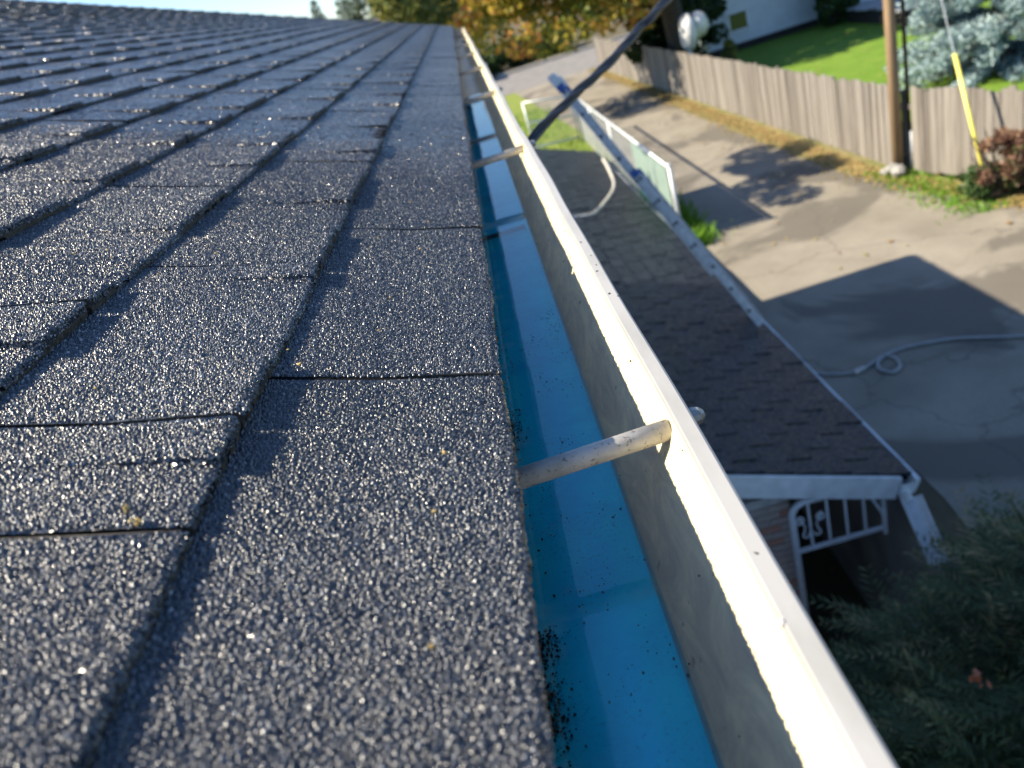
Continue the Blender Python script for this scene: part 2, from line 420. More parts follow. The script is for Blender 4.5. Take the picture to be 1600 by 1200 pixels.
# ------------------------------------------------------------------ the ground
G = -4.1
def sheet(name, rects, z, mat):
    b = MB()
    for x0, y0, x1, y1 in rects: b.face([(x0, y0, z), (x1, y0, z), (x1, y1, z), (x0, y1, z)])
    return tag(b.build(name, mat), kind='structure')
sheet('ground', [(-400, -400, 400, -3), (-400, -3, -.45, 900), (2.42, -3, 400, 900), (-.45, 18.9, 2.42, 900), (-400, 900, 400, 1500)], G, MT['dirt'])
def strip(name, left, right, z, mat, n=60, wob=.06):
    """a sheet between two polylines given as (y, x) lists"""
    b = MB(); ys = np.linspace(left[0][0], left[-1][0], n)
    lx = np.interp(ys, [p[0] for p in left], [p[1] for p in left]); rx = np.interp(ys, [p[0] for p in right], [p[1] for p in right])
    rr = random.Random(name)
    lx = lx + np.array([rr.uniform(-wob, wob) for _ in ys]); rx = rx + np.array([rr.uniform(-wob, wob) for _ in ys])
    for i in range(n - 1): b.face([(lx[i], ys[i], z), (rx[i], ys[i], z), (rx[i + 1], ys[i + 1], z), (lx[i + 1], ys[i + 1], z)])
    return tag(b.build(name, mat), kind='structure')
strip('driveway', [(4.3, 2.60), (11.0, 2.60), (12.0, 2.85), (22, 2.7), (37.2, 1.7)], [(4.3, 13), (8.5, 7.2), (9.6, 6.35), (11.9, 5.85), (13.3, 5.6), (17.2, 5.5), (37.2, 5.2)], G + .008, MT['driveway'], 90, .05)
strip('verge', [(9.0, 6.0), (13, 5.4), (37, 5.0)], [(9.0, 7.4), (12.1, 6.4), (37, 5.75)], G + .004, MT['verge'], 60, .04)
strip('lawn', [(8, 7.2), (12.2, 6.3), (36, 5.65)], [(8, 30), (36, 30)], G + .004, MT['lawn'], 30, 0)
strip('front_grass', [(11.2, 2.60), (18.7, 2.60), (19.1, -2), (37, -2)], [(11.2, 2.8), (22, 2.8), (37, 1.75)], G + .012, MT['front_grass'], 40, .03)
sheet('street', [(-150, 37.2, 150, 46)], G + .006, MT['street'])
b = MB(); b.box((-74, 46.15, G + .05), (148, .3, .14)); b.box((76.5, 46.15, G + .05), (150, .3, .14)); tag(b.build('kerb', MT['concrete']), kind='structure')
b = MB()   # sunken area beside the house
b.face([(-.45, -3, -6.2), (2.42, -3, -6.2), (2.42, 18.9, -6.2), (-.45, 18.9, -6.2)])
tag(b.build('sunken_ground', MT['dirt']), kind='structure')
b = MB()
b.box((2.50, 7.95, -5.162), (.16, 21.9, 2.08)); b.box((1.0, 18.98, -5.162), (2.84, .16, 2.08))
tag(b.build('retaining_wall', MT['concrete']), kind='structure')

# ------------------------------------------------------------------ main house and its roof
PT = math.radians(19.4); CP, SP = math.cos(PT), math.sin(PT)
def rp(s, y, wn): return Vector((-s * CP + wn * SP, y, s * SP + wn * CP))
house = thing('house', 'house right under the camera with a dark blue grey shingled roof slope', 'house')
Y0, Y1 = -1.3, 9.35; SL = 6.7
b = MB()
for sgn in (1,):
    rid = rp(SL, 0, -.004)
    prof = [(-.016, .001), (rid.x, rid.z), (2 * rid.x + .004, -.003), (2 * rid.x + .004, -.045), (rid.x, rid.z - .05), (-.016, -.045)]
    i0 = b.verts([(x, Y0, z) for x, z in prof]); i1 = b.verts([(x, Y1, z) for x, z in prof])
    for a in range(6): b.poly((i0 + a, i0 + (a + 1) % 6, i1 + (a + 1) % 6, i1 + a))
    b.poly([i0 + a for a in range(6)]); b.poly([i1 + a for a in reversed(range(6))])
roof = b.build('roof', MT['deck'], house)
def walls():
    b = MB(); x0, x1 = 2 * rid.x + .45, -.45; y0, y1 = -1.0, 8.95; zt = -.10
    b.box(((x0 + x1) / 2, (y0 + y1) / 2, (zt - 6.2) / 2), (x1 - x0, y1 - y0, zt + 6.2))
    for yy in (y0, y1): b.face([(x0, yy, zt), (x1, yy, zt), (rid.x, yy, rid.z - .1)])
    return b
walls().build('wall', MT['siding'], house)
b = MB(); b.box((-.045, (Y0 + Y1) / 2, -.12), (.028, Y1 - Y0 - .02, .15)); b.build('fascia', MT['white_paint'], house)
b = MB(); b.box((-.25, (Y0 + Y1) / 2, -.20), (.40, Y1 - Y0 - .04, .012)); b.build('soffit', MT['white_paint'], house)
b = MB(); b.box((-.026, (Y0 + Y1) / 2, -.049), (.010, Y1 - Y0, .004)); b.box((-.0215, (Y0 + Y1) / 2, -.062), (.002, Y1 - Y0, .022)); b.build('drip_edge', MT['dripmetal'], house)
for sg in (0, 1):   # rake boards of the far gable
    b = MB()
    a0 = Vector((-.03 if not sg else 2 * rid.x + .03, Y1 - .02, -.125)); a1 = Vector((rid.x, Y1 - .02, rid.z - .128)); b.bar(a0, a1, .025, .14, Vector((0, 0, 1)))
    b.build('rake_board', MT['white_paint'], house)

EXP = .156
STEPS = {}
def thickness(k, y):
    if k not in STEPS:
        r_ = random.Random(1000 + k); L = []; yy = Y0 - .3; hi = r_.random() < .5
        while yy < Y1 + .3:
            L.append((yy, hi)); hi = not hi; yy += r_.uniform(.10, .21)
        if k == 1: L = [(-9, False), (.357, True), (.488, False), (.66, True), (.82, False), (.95, True), (1.12, False), (1.3, True), (1.42, False), (1.6, True), (1.75, False), (1.95, True), (2.1, False)] + [e for e in L if e[0] > 2.1]
        if k == 2: L = [(-9, False), (.50, True), (.63, False), (.80, True), (.98, False), (1.15, True), (1.3, False)] + [e for e in L if e[0] > 1.3]
        STEPS[k] = L
    h = False
    for a, q in STEPS[k]:
        if a <= y: h = q
        else: break
    if k == 0: return .0078
    return .0132 if h else .0074
def tab(y0, y1, k, T, near, seedv, prof=None):
    """one shingle piece of course k between y0 and y1, butt thickness T"""
    rr = random.Random(seedv); b = MB(); s0 = k * EXP; s1 = s0 + EXP + .012
    ny = max(3, int((y1 - y0) / (.0022 if near == 2 else .006 if near == 1 else .05)))
    thickness(k, 0)
    ys = sorted([y0 + (y1 - y0) * i / ny for i in range(ny + 1)] + [a + d_ for a, q in STEPS[k] if y0 + .004 < a < y1 - .004 for d_ in (-.0011, .0011)]); ny = len(ys) - 1
    ph = rr.uniform(0, 6); am = rr.uniform(.0005, .002); sk = rr.uniform(-.006, .006); lift = rr.uniform(-.0006, .0014)
    dipj = rr.uniform(-.003, .003)
    jt = .0011 if near else .0006
    cols = []; Q = []
    for i, y in enumerate(ys):
        t = i / ny; T = thickness(k, y)
        e = s0 + am * math.sin(ph + y * 17) + rr.uniform(-jt, jt) + sk * .15 * (t - .5)
        w_ = T + lift * math.sin(ph + t * 5) + rr.uniform(-jt, jt) * .5
        q = [(e, -.0015 + (0 if k else -.004)), (e - rr.uniform(0, jt), w_ * .55), (e + .0008, w_ - .0009), (e + .004, w_), (s0 + EXP * .5, (.0095 if k else .006) * .5 + (w_ - .0095) * .25 + .001 * math.sin(ph)), (s1, .0012)]
        # ends of the piece run a little skew and wavy
        if i == 0: q = [(a, c, y + .0022 * math.sin(a * 40 + ph) + dipj * (a - s0) / EXP) for a, c in q]
        elif i == ny: q = [(a, c, y + .0022 * math.sin(a * 40 + ph) + dipj * (a - s0) / EXP) for a, c in q]
        else: q = [(a, c, y) for a, c in q]
        Q.append([(a, c) for a, c, yy in q]); cols.append(b.verts([rp(a, yy, c) for a, c, yy in q]))
    tn = rr.uniform(.15, .85)
    if prof is not None: prof.append((np.array(ys), np.array(Q), tn))
    for i in range(ny):
        for j in range(5):
            b.poly((cols[i] + j, cols[i + 1] + j, cols[i + 1] + j + 1, cols[i] + j + 1), 1 if j < 1 else 0, tn)
    for i, rev in ((0, False), (ny, True)):
        c = cols[i]; base = b.verts([rp(s1, ys[i], -.002)])
        idx = [c + a for a in range(6)] + [base]
        b.poly(idx if rev else idx[::-1], 1, tn)
    return b
tabs = []
rs = random.Random(11)
NC = int(SL / EXP)
for k_ in range(NC):
    y = Y0 - rs.uniform(0, .2); thick = rs.random() < .5
    fixed = {0: [.02, .476, .86, 1.15, 1.42, 1.77], 1: [.06, .30, .402, .70, .92, 1.23, 1.6], 2: [.22, .58, .71, 1.02, 1.35]}.get(k_, [])
    while y < Y1 - .01:
        L = rs.choice((.17, .21, .26, .31, .34, .40)) * rs.uniform(.92, 1.08)
        nx = [f for f in fixed if f > y + .001]
        if nx and (y >= fixed[0] - .001 or y + L > fixed[0] - .08): L = nx[0] - y
        y2 = min(y + L, Y1 + .012)
        if y2 - y > .03: tabs.append((max(y, Y0) + .0021, y2 - .0021, k_, .0112 if thick else .0062))
        thick = (not thick) if rs.random() < .8 else thick
        y = y2
def tab_area(t):
    P = [px(rp(s, y, .005)) for s, y in ((t[2] * EXP, t[0]), (t[2] * EXP, t[1]), ((t[2] + 1) * EXP, t[1]), ((t[2] + 1) * EXP, t[0]))]
    if any(p is None for p in P): return 0
    P = [(min(max(a, 0), 1600), min(max(c, 0), 1200)) for a, c in P]
    return abs(sum(P[i][0] * P[(i + 1) % 4][1] - P[(i + 1) % 4][0] * P[i][1] for i in range(4)))
tabs.sort(key=tab_area, reverse=True)
bk = MB()      # the layer that shows dark at the bottom of every joint
for k_ in range(NC):
    s0, s1 = k_ * EXP + .0012, k_ * EXP + EXP + .004; h0 = .0066 if k_ else .0030
    q = [(s0, -.004), (s0, h0 * .8), (s0 + .004, h0), (s0 + .06, h0 * .5), (s1, .0004)]
    i = bk.verts([rp(a, y, c) for y in (Y0, Y1 + .01) for a, c in q])
    for j in range(4): bk.poly((i + j, i + 5 + j, i + 6 + j, i + j + 1))
    bk.poly((i, i + 1, i + 2, i + 3, i + 4)); bk.poly((i + 9, i + 8, i + 7, i + 6, i + 5))
tag(bk.build('underlay', MT['deck'], roof), kind='stuff')
rest = MB(); PROF = []
SHM = [MT['shingle'], MT['edge']]
for i, t in enumerate(tabs):
    yc = (t[0] + t[1]) / 2; dist = math.hypot(t[2] * EXP, yc)
    near = 2 if dist < .62 and yc > -.2 else 1 if dist < 1.8 and yc > 0 else 0
    b = tab(*t, near, i, PROF if dist < 1.75 and yc > .05 else None)
    if i < 300: b.build('shingle', SHM, roof, smooth=False)
    else:
        o_ = len(rest.v); rest.v += b.v; rest.f += [tuple(a + o_ for a in f) for f in b.f]; rest.mi += b.mi; rest.tint += b.tint
tag(rest.build('shingle', SHM, roof), kind='stuff')

# the mineral granules of the nearest pieces are real little stones
GR = np.random.default_rng(3); PV = []; PT_ = []
for ys, Q, tn in PROF:
    sp = .00158; y0, y1 = ys[0], ys[-1]; a0, a1 = Q[:, 2, 0].mean() - .0002, Q[:, 5, 0].mean() - .010
    ny, na = int((y1 - y0) / sp), int((a1 - a0) / (sp * .92))
    yy, aa = np.meshgrid(y0 + (np.arange(ny) + .5) * (y1 - y0) / ny, a0 + (np.arange(na) + .5) * (a1 - a0) / na)
    yy = yy + (np.arange(na) % 2)[:, None] * sp * .5
    yy = (yy + GR.uniform(-.42, .42, yy.shape) * sp).ravel(); aa = (aa + GR.uniform(-.42, .42, aa.shape) * sp).ravel()
    ii = np.clip(np.searchsorted(ys, yy) - 1, 0, len(ys) - 1)
    hh = np.full(len(yy), .001)
    for i in np.unique(ii):
        m = ii == i; q = Q[i, 2:]; hh[m] = np.interp(aa[m], q[:, 0], q[:, 1])
    # keep the ones in view
    P = np.stack([-aa * CP + hh * SP, yy, aa * SP + hh * CP], 1); c = (P - CAMP) @ CAMM
    ok = c[:, 2] < -.05; u_ = 800 - 1200 * c[:, 0] / c[:, 2]; v_ = 600 + 1200 * c[:, 1] / c[:, 2]
    ok &= (u_ > -120) & (u_ < 1000) & (v_ < 1320) & (v_ > -50) & (GR.random(len(yy)) < np.clip((1.38 + c[:, 2]) / .70, 0, 1))
    ok &= (yy - y0 > .0016) & (y1 - yy > .0016)
    PV.append(np.stack([aa[ok], yy[ok], hh[ok], -c[ok, 2]], 1)); PT_.append(np.clip(GR.beta(1.2, 2.2, ok.sum()) + (tn - .5) * .22, 0, 1))
PV = np.concatenate(PV); PT_ = np.concatenate(PT_); n = len(PV)
keep = (PV[:, 3] < .70) | (GR.random(n) < .80); PV = PV[keep]; PT_ = PT_[keep]; n = len(PV)
big = GR.random(n) < .12
rad = .00092 * (.65 + .75 * GR.random(n)) * np.where(big, 1.3, 1)
NS = 5; ang0 = GR.uniform(0, 6.283, n)
tiltx, tilty = GR.normal(0, .34, n), GR.normal(0, .34, n)
V = np.zeros((n, 2 * NS, 3))
for j in range(NS):
    an = ang0 + j * 6.2832 / NS + GR.uniform(-.4, .4, n); r1 = rad * (.85 + .45 * GR.random(n)); r2 = rad * (.30 + .45 * GR.random(n))
    V[:, j, 0] = np.cos(an) * r1; V[:, j, 1] = np.sin(an) * r1; V[:, j, 2] = -.0003
    x2, y2 = np.cos(an) * r2, np.sin(an) * r2
    V[:, NS + j, 0] = x2; V[:, NS + j, 1] = y2; V[:, NS + j, 2] = rad * (.72 + .35 * GR.random(n) * 0 + .25) * 1.0 + x2 * tiltx + y2 * tilty
hk = (.65 + .7 * GR.random(n)); V[:, NS:, 2] *= hk[:, None]
A_ = V[:, :, 0] + PV[:, 0:1]; Y_ = V[:, :, 1] + PV[:, 1:2]; W_ = V[:, :, 2] + PV[:, 2:3]
VV = np.stack([-A_ * CP + W_ * SP, Y_, A_ * SP + W_ * CP], 2).reshape(-1, 3)
base_ = (np.arange(n) * 2 * NS)[:, None]
fl = []; 
for j in range(NS):
    j2 = (j + 1) % NS; fl.append(base_ + np.array([[j2, j, NS + j, NS + j2]]))
quads = np.stack(fl, 1).reshape(-1, 4)
fan = np.concatenate([base_ + np.array([[NS + 2, NS + 1, NS, NS + 4]]), base_ + np.array([[NS + 4, NS + 3, NS + 2, NS + 2]])], 0)
fan4 = base_ + np.array([[NS + 2, NS + 1, NS, NS + 4]]); fan3 = base_ + np.array([[NS + 4, NS + 3, NS + 2]])
me = bpy.data.meshes.new('granules'); me.vertices.add(len(VV)); me.vertices.foreach_set('co', VV.astype(np.float32).ravel())
li = np.concatenate([quads.ravel(), fan4.ravel(), fan3.ravel()]).astype(np.int32)
lt = np.concatenate([np.full(len(quads), 4), np.full(n, 4), np.full(n, 3)]).astype(np.int32); ls = np.concatenate([[0], np.cumsum(lt)[:-1]]).astype(np.int32)
me.loops.add(len(li)); me.loops.foreach_set('vertex_index', li); me.polygons.add(len(lt)); me.polygons.foreach_set('loop_start', ls); me.polygons.foreach_set('loop_total', lt)
at = me.attributes.new('tint', 'FLOAT', 'FACE'); at.data.foreach_set('value', np.concatenate([np.repeat(PT_, NS), PT_, PT_]).astype(np.float32))
me.materials.append(MT['granule']); me.update(calc_edges=True)
print('granules', n)
tag(link('granules', me, roof), kind='stuff')

# ------------------------------------------------------------------ gutter along the eave
gut = thing('rain_gutter', 'long white eave gutter with a blue floor holding shallow water', 'gutter')
GY0, GY1 = -1.25, 9.32
GP = [(-.029, -.022), (-.0288, -.118), (-.025, -.125), (.0565, -.125), (.0605, -.1215)]       # back and floor
GF = [(.0605, -.1215), (.0645, -.114), (.0725, -.100), (.0815, -.086), (.0895, -.072), (.0965, -.060), (.1005, -.050), (.1022, -.0415)]
GL = [(.1022, -.0415), (.1026, -.0392), (.1038, -.0384), (.1125, -.0376), (.1140, -.0386), (.1146, -.041), (.1146, -.056), (.1120, -.060)]
GO = [(.1120, -.060), (.1075, -.066), (.0985, -.080), (.0870, -.096), (.0760, -.110), (.0690, -.122), (.0640, -.1275), (-.030, -.1275), (-.031, -.022), (-.029, -.022)]
gys = list(np.concatenate([np.linspace(GY0, 0, 10)[:-1], np.linspace(0, 2, 81)[:-1], np.linspace(2, GY1, 120)]))
def gw(y): return .0011 * math.sin(y * 2.3 + .4) + .0008 * math.sin(y * 5.9) + .0004 * math.sin(y * 17)
def extr(prof, name, mat, smooth=True):
    b = MB(); rows = []
    for y in gys:
        rows.append(b.verts([(x + gw(y) * max(0, (x - .05) / .06), y, z + (gw(y + 3) * .6 if x > .1 else 0)) for x, z in prof]))
    for i in range(len(gys) - 1):
        for j in range(len(prof) - 1): b.poly((rows[i] + j, rows[i] + j + 1, rows[i + 1] + j + 1, rows[i + 1] + j))
    return b.build(name, mat, gut, smooth)
extr(GP[:3], 'back_wall', MT['gutter_in'])
ALLY = gys; gys = [y for y in ALLY if y <= 3.35]
extr([GP[2], (0, -.1252), (.03, -.1252), GP[3], GP[4]], 'blue_floor', MT['floor'])
gys = [gys[-1]] + [y for y in ALLY if y > 3.35]
extr([GP[2], (0, -.1252), (.03, -.1252), GP[3], GP[4]], 'dry_floor', MT['gutter_in']); gys = ALLY
extr(GF, 'front_wall', MT['gutter_in'])
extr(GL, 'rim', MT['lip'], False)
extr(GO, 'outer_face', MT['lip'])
b = MB(); b.face([(-.0285, GY0 + .01, -.1165), (.0625, GY0 + .01, -.1165), (.0625, 3.34, -.1165), (-.0285, 3.34, -.1165)]); b.build('water', MT['water'], gut)
b = MB()
for yy in (GY0, GY1):
    pr = [(-.029, -.024)] + GP[2:4] + GF[1:] + [(.112, -.045)]
    i = b.verts([(x, yy, z) for x, z in pr] + [(x, yy + .004, z) for x, z in pr]); n = len(pr)
    b.poly([i + a for a in range(n)]); b.poly([i + n + a for a in reversed(range(n))])
    for a in range(n): b.poly((i + a, i + (a + 1) % n, i + n + (a + 1) % n, i + n + a))
b.build('end_cap', MT['lip'], gut)
for yy in (1.27, 2.25, 3.05, 3.30):  # thin dark strips across the floor, just under the water
    b = MB(); b.box((.018, yy, -.1206), (.078, .005, .006))
    b.build('dark_strip', MT['dripmetal'], gut)
for i, yy in enumerate((.428, 1.55, 2.62, 3.7, 4.8, 5.9, 7.0, 8.1)):
    b = MB(); z0 = -.0545; A = Vector((-.034, yy + .008, z0)); B = Vector((.1015, yy + .014, -.0515))
    b.tube([A, A.lerp(B, .5), B], .0074, 20); f = b.build('ferrule', MT['ferrule'], gut, True)
    h = MB(); d = (B - A).normalized(); H = Vector((.1150, yy + .0155, -.0485))
    h.tube([H - d * .002, H + d * .004, H + d * .0085, H + d * .0115], [.0062, .0070, .0058, .003], 10); h.build('spike_head', MT['zinc'], f)
# dark slime, grit and leaf crumbs lying in the trough
b = MB(); rr = random.Random(5)
for i in range(3800):
    y = rr.choice((rr.uniform(.12, 1.1), rr.gauss(.305, .012), rr.gauss(.25, .011), rr.gauss(.20, .012), rr.gauss(.355, .008), rr.gauss(.62, .02)))
    x = -.026 + abs(rr.gauss(0, .0085)); r = .00018 + .0009 * rr.random() ** 2.2
    b.blob((x, y, -.1235 + r * .4), (r, r * 1.3, r * rr.uniform(.4, 1.0)), 5, 3, .35, 0, rr)
tag(b.build('slime', MT['moss'], gut), kind='stuff')
b = MB(); cl = [(rr.uniform(-.01, .055), rr.uniform(.12, .9)) for _ in range(34)]
for i in range(1100):
    c = rr.choice(cl); x = min(.058, c[0] + rr.gauss(0, .006)); y = c[1] + rr.gauss(0, .012); r = .00013 + .0007 * rr.random() ** 4
    b.blob((x, y, -.1160), (r, r * rr.uniform(1, 2), r * .5), 5, 3, .4, 0, rr)
tag(b.build('grit', MT['grit'], gut), kind='stuff')
b = MB()
for i in range(26):
    y = rr.uniform(.12, 1.4); t = rr.random(); j = rr.randrange(len(GF) - 1); x = GF[j][0] * (1 - t) + GF[j + 1][0] * t; z = GF[j][1] * (1 - t) + GF[j + 1][1] * t
    r = rr.uniform(.0004, .0011); b.blob((x - .0003, y, z + .0003), (r, r * 1.5, r), 5, 3, .4, 0, rr)
for i in range(9):
    y = rr.uniform(.15, .9); r = rr.uniform(.0004, .0013); b.blob((rr.uniform(.104, .113), y, -.0376), (r, r * 1.6, r * .5), 5, 3, .4, 0, rr)
tag(b.build('crumb', MT['grit'], gut), kind='stuff')
b = MB(); b.blob((.1035, .247, -.0382), (.0022, .0019, .0013), 7, 4, .3, 0, rr); b.build('paint_chip', MT['hose_white'], gut)
b = MB(); b.tube([(-.012, .3, -.06), (-.004, .3, -.06)], .001, 5)
# plant crumbs on the shingles
b = MB()
for i in range(90):
    s = rr.uniform(.01, .75); y = rr.uniform(.2, 1.5); r = rr.uniform(.0004, .0014); p = rp(s, y, .0095 + r * .4)
    b.blob(p, (r * 1.4, r, r * .8), 5, 3, .4, 0, rr)
for s, y in ((.19, .315), (.182, .305), (.30, .33)):
    for q in range(5): b.blob(rp(s + rr.gauss(0, .0012), y + rr.gauss(0, .0012), .0085 + rr.uniform(0, .002)), rr.uniform(.0005, .0012), 5, 3, .4, 0, rr)
tag(b.build('plant_crumb', [MT['dry']]), kind='stuff')
b = MB()   # fuzzy moss and grit along the drip line of the first course
for i in range(700):
    y = rr.uniform(.1, 2.2); r = rr.uniform(.0003, .0011) * (1 if rr.random() < .9 else 2)
    p = rp(rr.uniform(-.0012, .0008), y, rr.uniform(-.005, .004)); b.blob(p, r, 4, 3, .4, 0, rr)
tag(b.build('edge_grit', MT['edge'], house), kind='stuff')

# ------------------------------------------------------------------ lean-to porch roof below
porch = thing('porch', 'low lean-to porch with a dark shingled roof and white trim beside the driveway', 'porch')
PX, PZ, PY0, PY1 = 2.38, -3.8, 4.66, 18.75
def pp(s, y, wn): return Vector((PX - s * CP + wn * SP - .02, y, PZ + .03 + s * SP + wn * CP))
PS = (PX + .43) / CP
b = MB(); i = b.verts([pp(s, y, wn) for y in (PY0, PY1) for s, wn in ((0, 0), (PS, 0), (PS, -.04), (0, -.04))])
for q in ((0, 1, 2, 3), (7, 6, 5, 4), (0, 4, 5, 1), (1, 5, 6, 2), (2, 6, 7, 3), (3, 7, 4, 0)): b.poly([i + a for a in q])
proof = b.build('roof', MT['deck'], porch)
PE = .225; rs = random.Random(4); ptabs = []
for k_ in range(int(PS / PE) + 1):
    y = PY0 - (k_ % 2) * .2 - rs.uniform(0, .12)
    while y < PY1:
        y2 = y + .40
        if min(y2, PY1) - max(y, PY0) > .04: ptabs.append((max(y, PY0 - .01) + .011, min(y2, PY1) - .011, k_))
        y = y2
def ptab(y0, y1, k_, rr):
    b = MB(); s0 = k_ * PE; s1 = min(s0 + PE + .02, PS); T = rr.uniform(.024, .036); tn = rr.random(); cols = []
    for i in range(5):
        y = y0 + (y1 - y0) * i / 4; e = s0 + rr.uniform(-.004, .004) + (-.02 if k_ == 0 else 0)
        cols.append(b.verts([pp(e, y, .001), pp(e, y, T), pp(s1, y, .003)]))
    for i in range(4):
        for j in range(2): b.poly((cols[i] + j, cols[i + 1] + j, cols[i + 1] + j + 1, cols[i] + j + 1), 0, tn)
    for i, c in ((0, cols[0]), (4, cols[4])): b.poly((c, c + 1, c + 2) if i else (c + 2, c + 1, c), 0, tn)
    return b
ptabs.sort(key=lambda t: (t[2] * PE > 1.6, t[0])); prest = MB(); rr = random.Random(9)
for i, t in enumerate(ptabs):
    b = ptab(*t, rr)
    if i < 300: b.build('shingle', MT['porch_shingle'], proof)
    else:
        o_ = len(prest.v); prest.v += b.v; prest.f += [tuple(a + o_ for a in f) for f in b.f]; prest.mi += b.mi; prest.tint += b.tint
if prest.f: tag(prest.build('shingle', MT['porch_shingle'], proof), kind='stuff')
b = MB()
for y0, y1, k_ in ptabs:
    if y0 < 8.5 and rr.random() < .5:
        for q in range(12):
            b.blob(pp(k_ * PE + rr.uniform(.0, .16), y1 + .005 + rr.gauss(0, .004), .012), (rr.uniform(.004, .009), .005, .004), 5, 3, .4, 0, rr)
tag(b.build('moss', MT['ymoss'], porch), kind='stuff')
# rake fascia at the near end
b = MB(); A = pp(PS, PY0 - .015, -.10); B = pp(.06, PY0 - .015, -.10); b.bar(A, B, .03, .19, Vector((0, 0, 1))); b.build('fascia', MT['white_paint'], porch)
b = MB(); A = pp(PS, PY1 + .015, -.10); B = pp(.06, PY1 + .015, -.10); b.bar(A, B, .03, .19); b.build('fascia', MT['white_paint'], porch)
b = MB(); b.box((PX - .10, (PY0 + PY1) / 2, PZ - .07), (.03, PY1 - PY0 - .06, .15)); b.build('eave_board', MT['white_paint'], porch)
def porch_gutter():
    b = MB(); pr = [(-.075, -.005), (-.075, -.10), (.0, -.105), (.030, -.03), (.034, .004), (.064, .008), (.066, -.02), (.02, -.11), (-.08, -.112), (-.08, -.005)]
    n = len(pr); ys = np.linspace(PY0 - .05, PY1, 40); rows = []
    for y in ys:
        wv = .008 * math.sin(y * 1.7); rows.append(b.verts([(PX - .02 + x, y, PZ + .012 + z + wv * .5 - .003 * (y < 6.6) ) for x, z in pr]))
    for i in range(len(ys) - 1):
        for j in range(n): b.poly((rows[i] + j, rows[i] + (j + 1) % n, rows[i + 1] + (j + 1) % n, rows[i + 1] + j))
    b.poly([rows[0] + j for j in range(n)]); b.poly([rows[-1] + j for j in reversed(range(n))])
    b.face([(PX - .095, PY0 - .052, PZ), (PX - .095, PY0 - .052, PZ - .095), (PX - .02, PY0 - .052, PZ - .093), (PX + .018, PY0 - .052, PZ), ])
    g = b.build('gutter', MT['gutter_white'], porch)
    for y in (5.15, 6.3, 7.5, 9.0, 10.5, 12.0, 13.5):
        b = MB(); b.bar((PX - .10, y, PZ + .012), (PX + .022, y, PZ + .014), .025, .006); b.build('strap', MT['white_paint'], g)
porch_gutter()
# wall behind the high edge beyond the house
b = MB(); b.box((-.53, 13.95, -4.55), (.14, 9.5, 3.3)); b.build('back_wall', MT['siding'], porch)
# white iron trellis at the near end
TY = PY0 + .03
tx0, tx1, tz0, tz1 = 1.462, 2.17, -4.245, -3.77
tr = link('trellis', None, porch)
b = MB()
pts = [(tx0, TY, -6.2), (tx0, TY, tz1 - .12)] + [(tx0 + .12 - .12 * math.cos(a), TY, tz1 - .12 + .12 * math.sin(a)) for a in np.linspace(.2, math.pi / 2, 6)] + [(tx0 + .4, TY, tz1 + .0), (tx1, TY, tz1 - .015)]
b.tube(pts, .027, 8); b.build('post', MT['iron'], tr, True)
b = MB(); b.bar((tx0, TY, tz0), (tx1, TY, tz0 + .012), .024, .03); b.build('rail', MT['iron'], tr)
b = MB(); b.bar((tx1, TY, tz0 - .05), (tx1, TY, tz1 - .02), .03, .03); b.build('post', MT['iron'], tr)
for i in range(1, 5):
    x = tx0 + (tx1 - tx0) * (i / 5 + .0); b = MB(); b.bar((x - .01, TY, tz0), (x - .01, TY, tz1 - .02), .018, .018); b.build('bar', MT['iron'], tr)
b = MB(); b.bar((tx1 - .155, TY - .02, tz1 + .02), (tx1 - .005, TY - .02, tz0 + .14), .02, .02); b.build('brace', MT['iron'], tr)
def spiral(c, r0, r1, a0, a1, n=18): return [(c[0] + (r0 + (r1 - r0) * t) * math.cos(a0 + (a1 - a0) * t), TY - .004, c[1] + (r0 + (r1 - r0) * t) * math.sin(a0 + (a1 - a0) * t)) for t in np.linspace(0, 1, n)]
cx = tx0 + .135; cz = (tz0 + tz1) / 2 + .03
for sg in (-1, 1):
    b = MB()
    P = spiral((cx + sg * .085, cz + .03), .014, .042, 0 if sg < 0 else math.pi, (2.6 * math.pi if sg < 0 else -1.6 * math.pi))
    P += [(cx + sg * .045, TY - .004, cz - .03), (cx + sg * .055, TY - .004, cz - .09)] + spiral((cx + sg * .038, cz - .12), .035, .012, .6 if sg > 0 else math.pi - .6, -4.0 if sg > 0 else math.pi + 4.0, 14)
    b.tube(P, .007, 6); b.build('scroll', MT['iron'], tr, True)
# brick pier inside the porch
BY = 4.86; bw = link('brick_wall', None, porch)
b = MB(); b.box((.56, BY + .12, -5.0), (1.90, .20, 2.4)); b.build('mortar', MT['mortar'], bw)
rr = random.Random(3); bm = MB(); bm.box((0, 0, 0), (.175, .03, .054)); bmesh_ = bm.mesh('brick', MT['brick'])
z = -6.15; row = 0
while z < -3.85:
    x = 1.51 - .0875 - (0 if row % 2 else .095)
    if row % 2 == 0:
        o = link('brick', bmesh_, bw); o.location = (1.51 - .0415, BY + .012, z); o.scale = (.47, 1, 1)
    while x > .55 and z < -3.05:
        o = link('brick', bmesh_, bw); o.location = (x, BY + .012 + rr.uniform(-.003, .003), z); x -= .188
    z += .068; row += 1
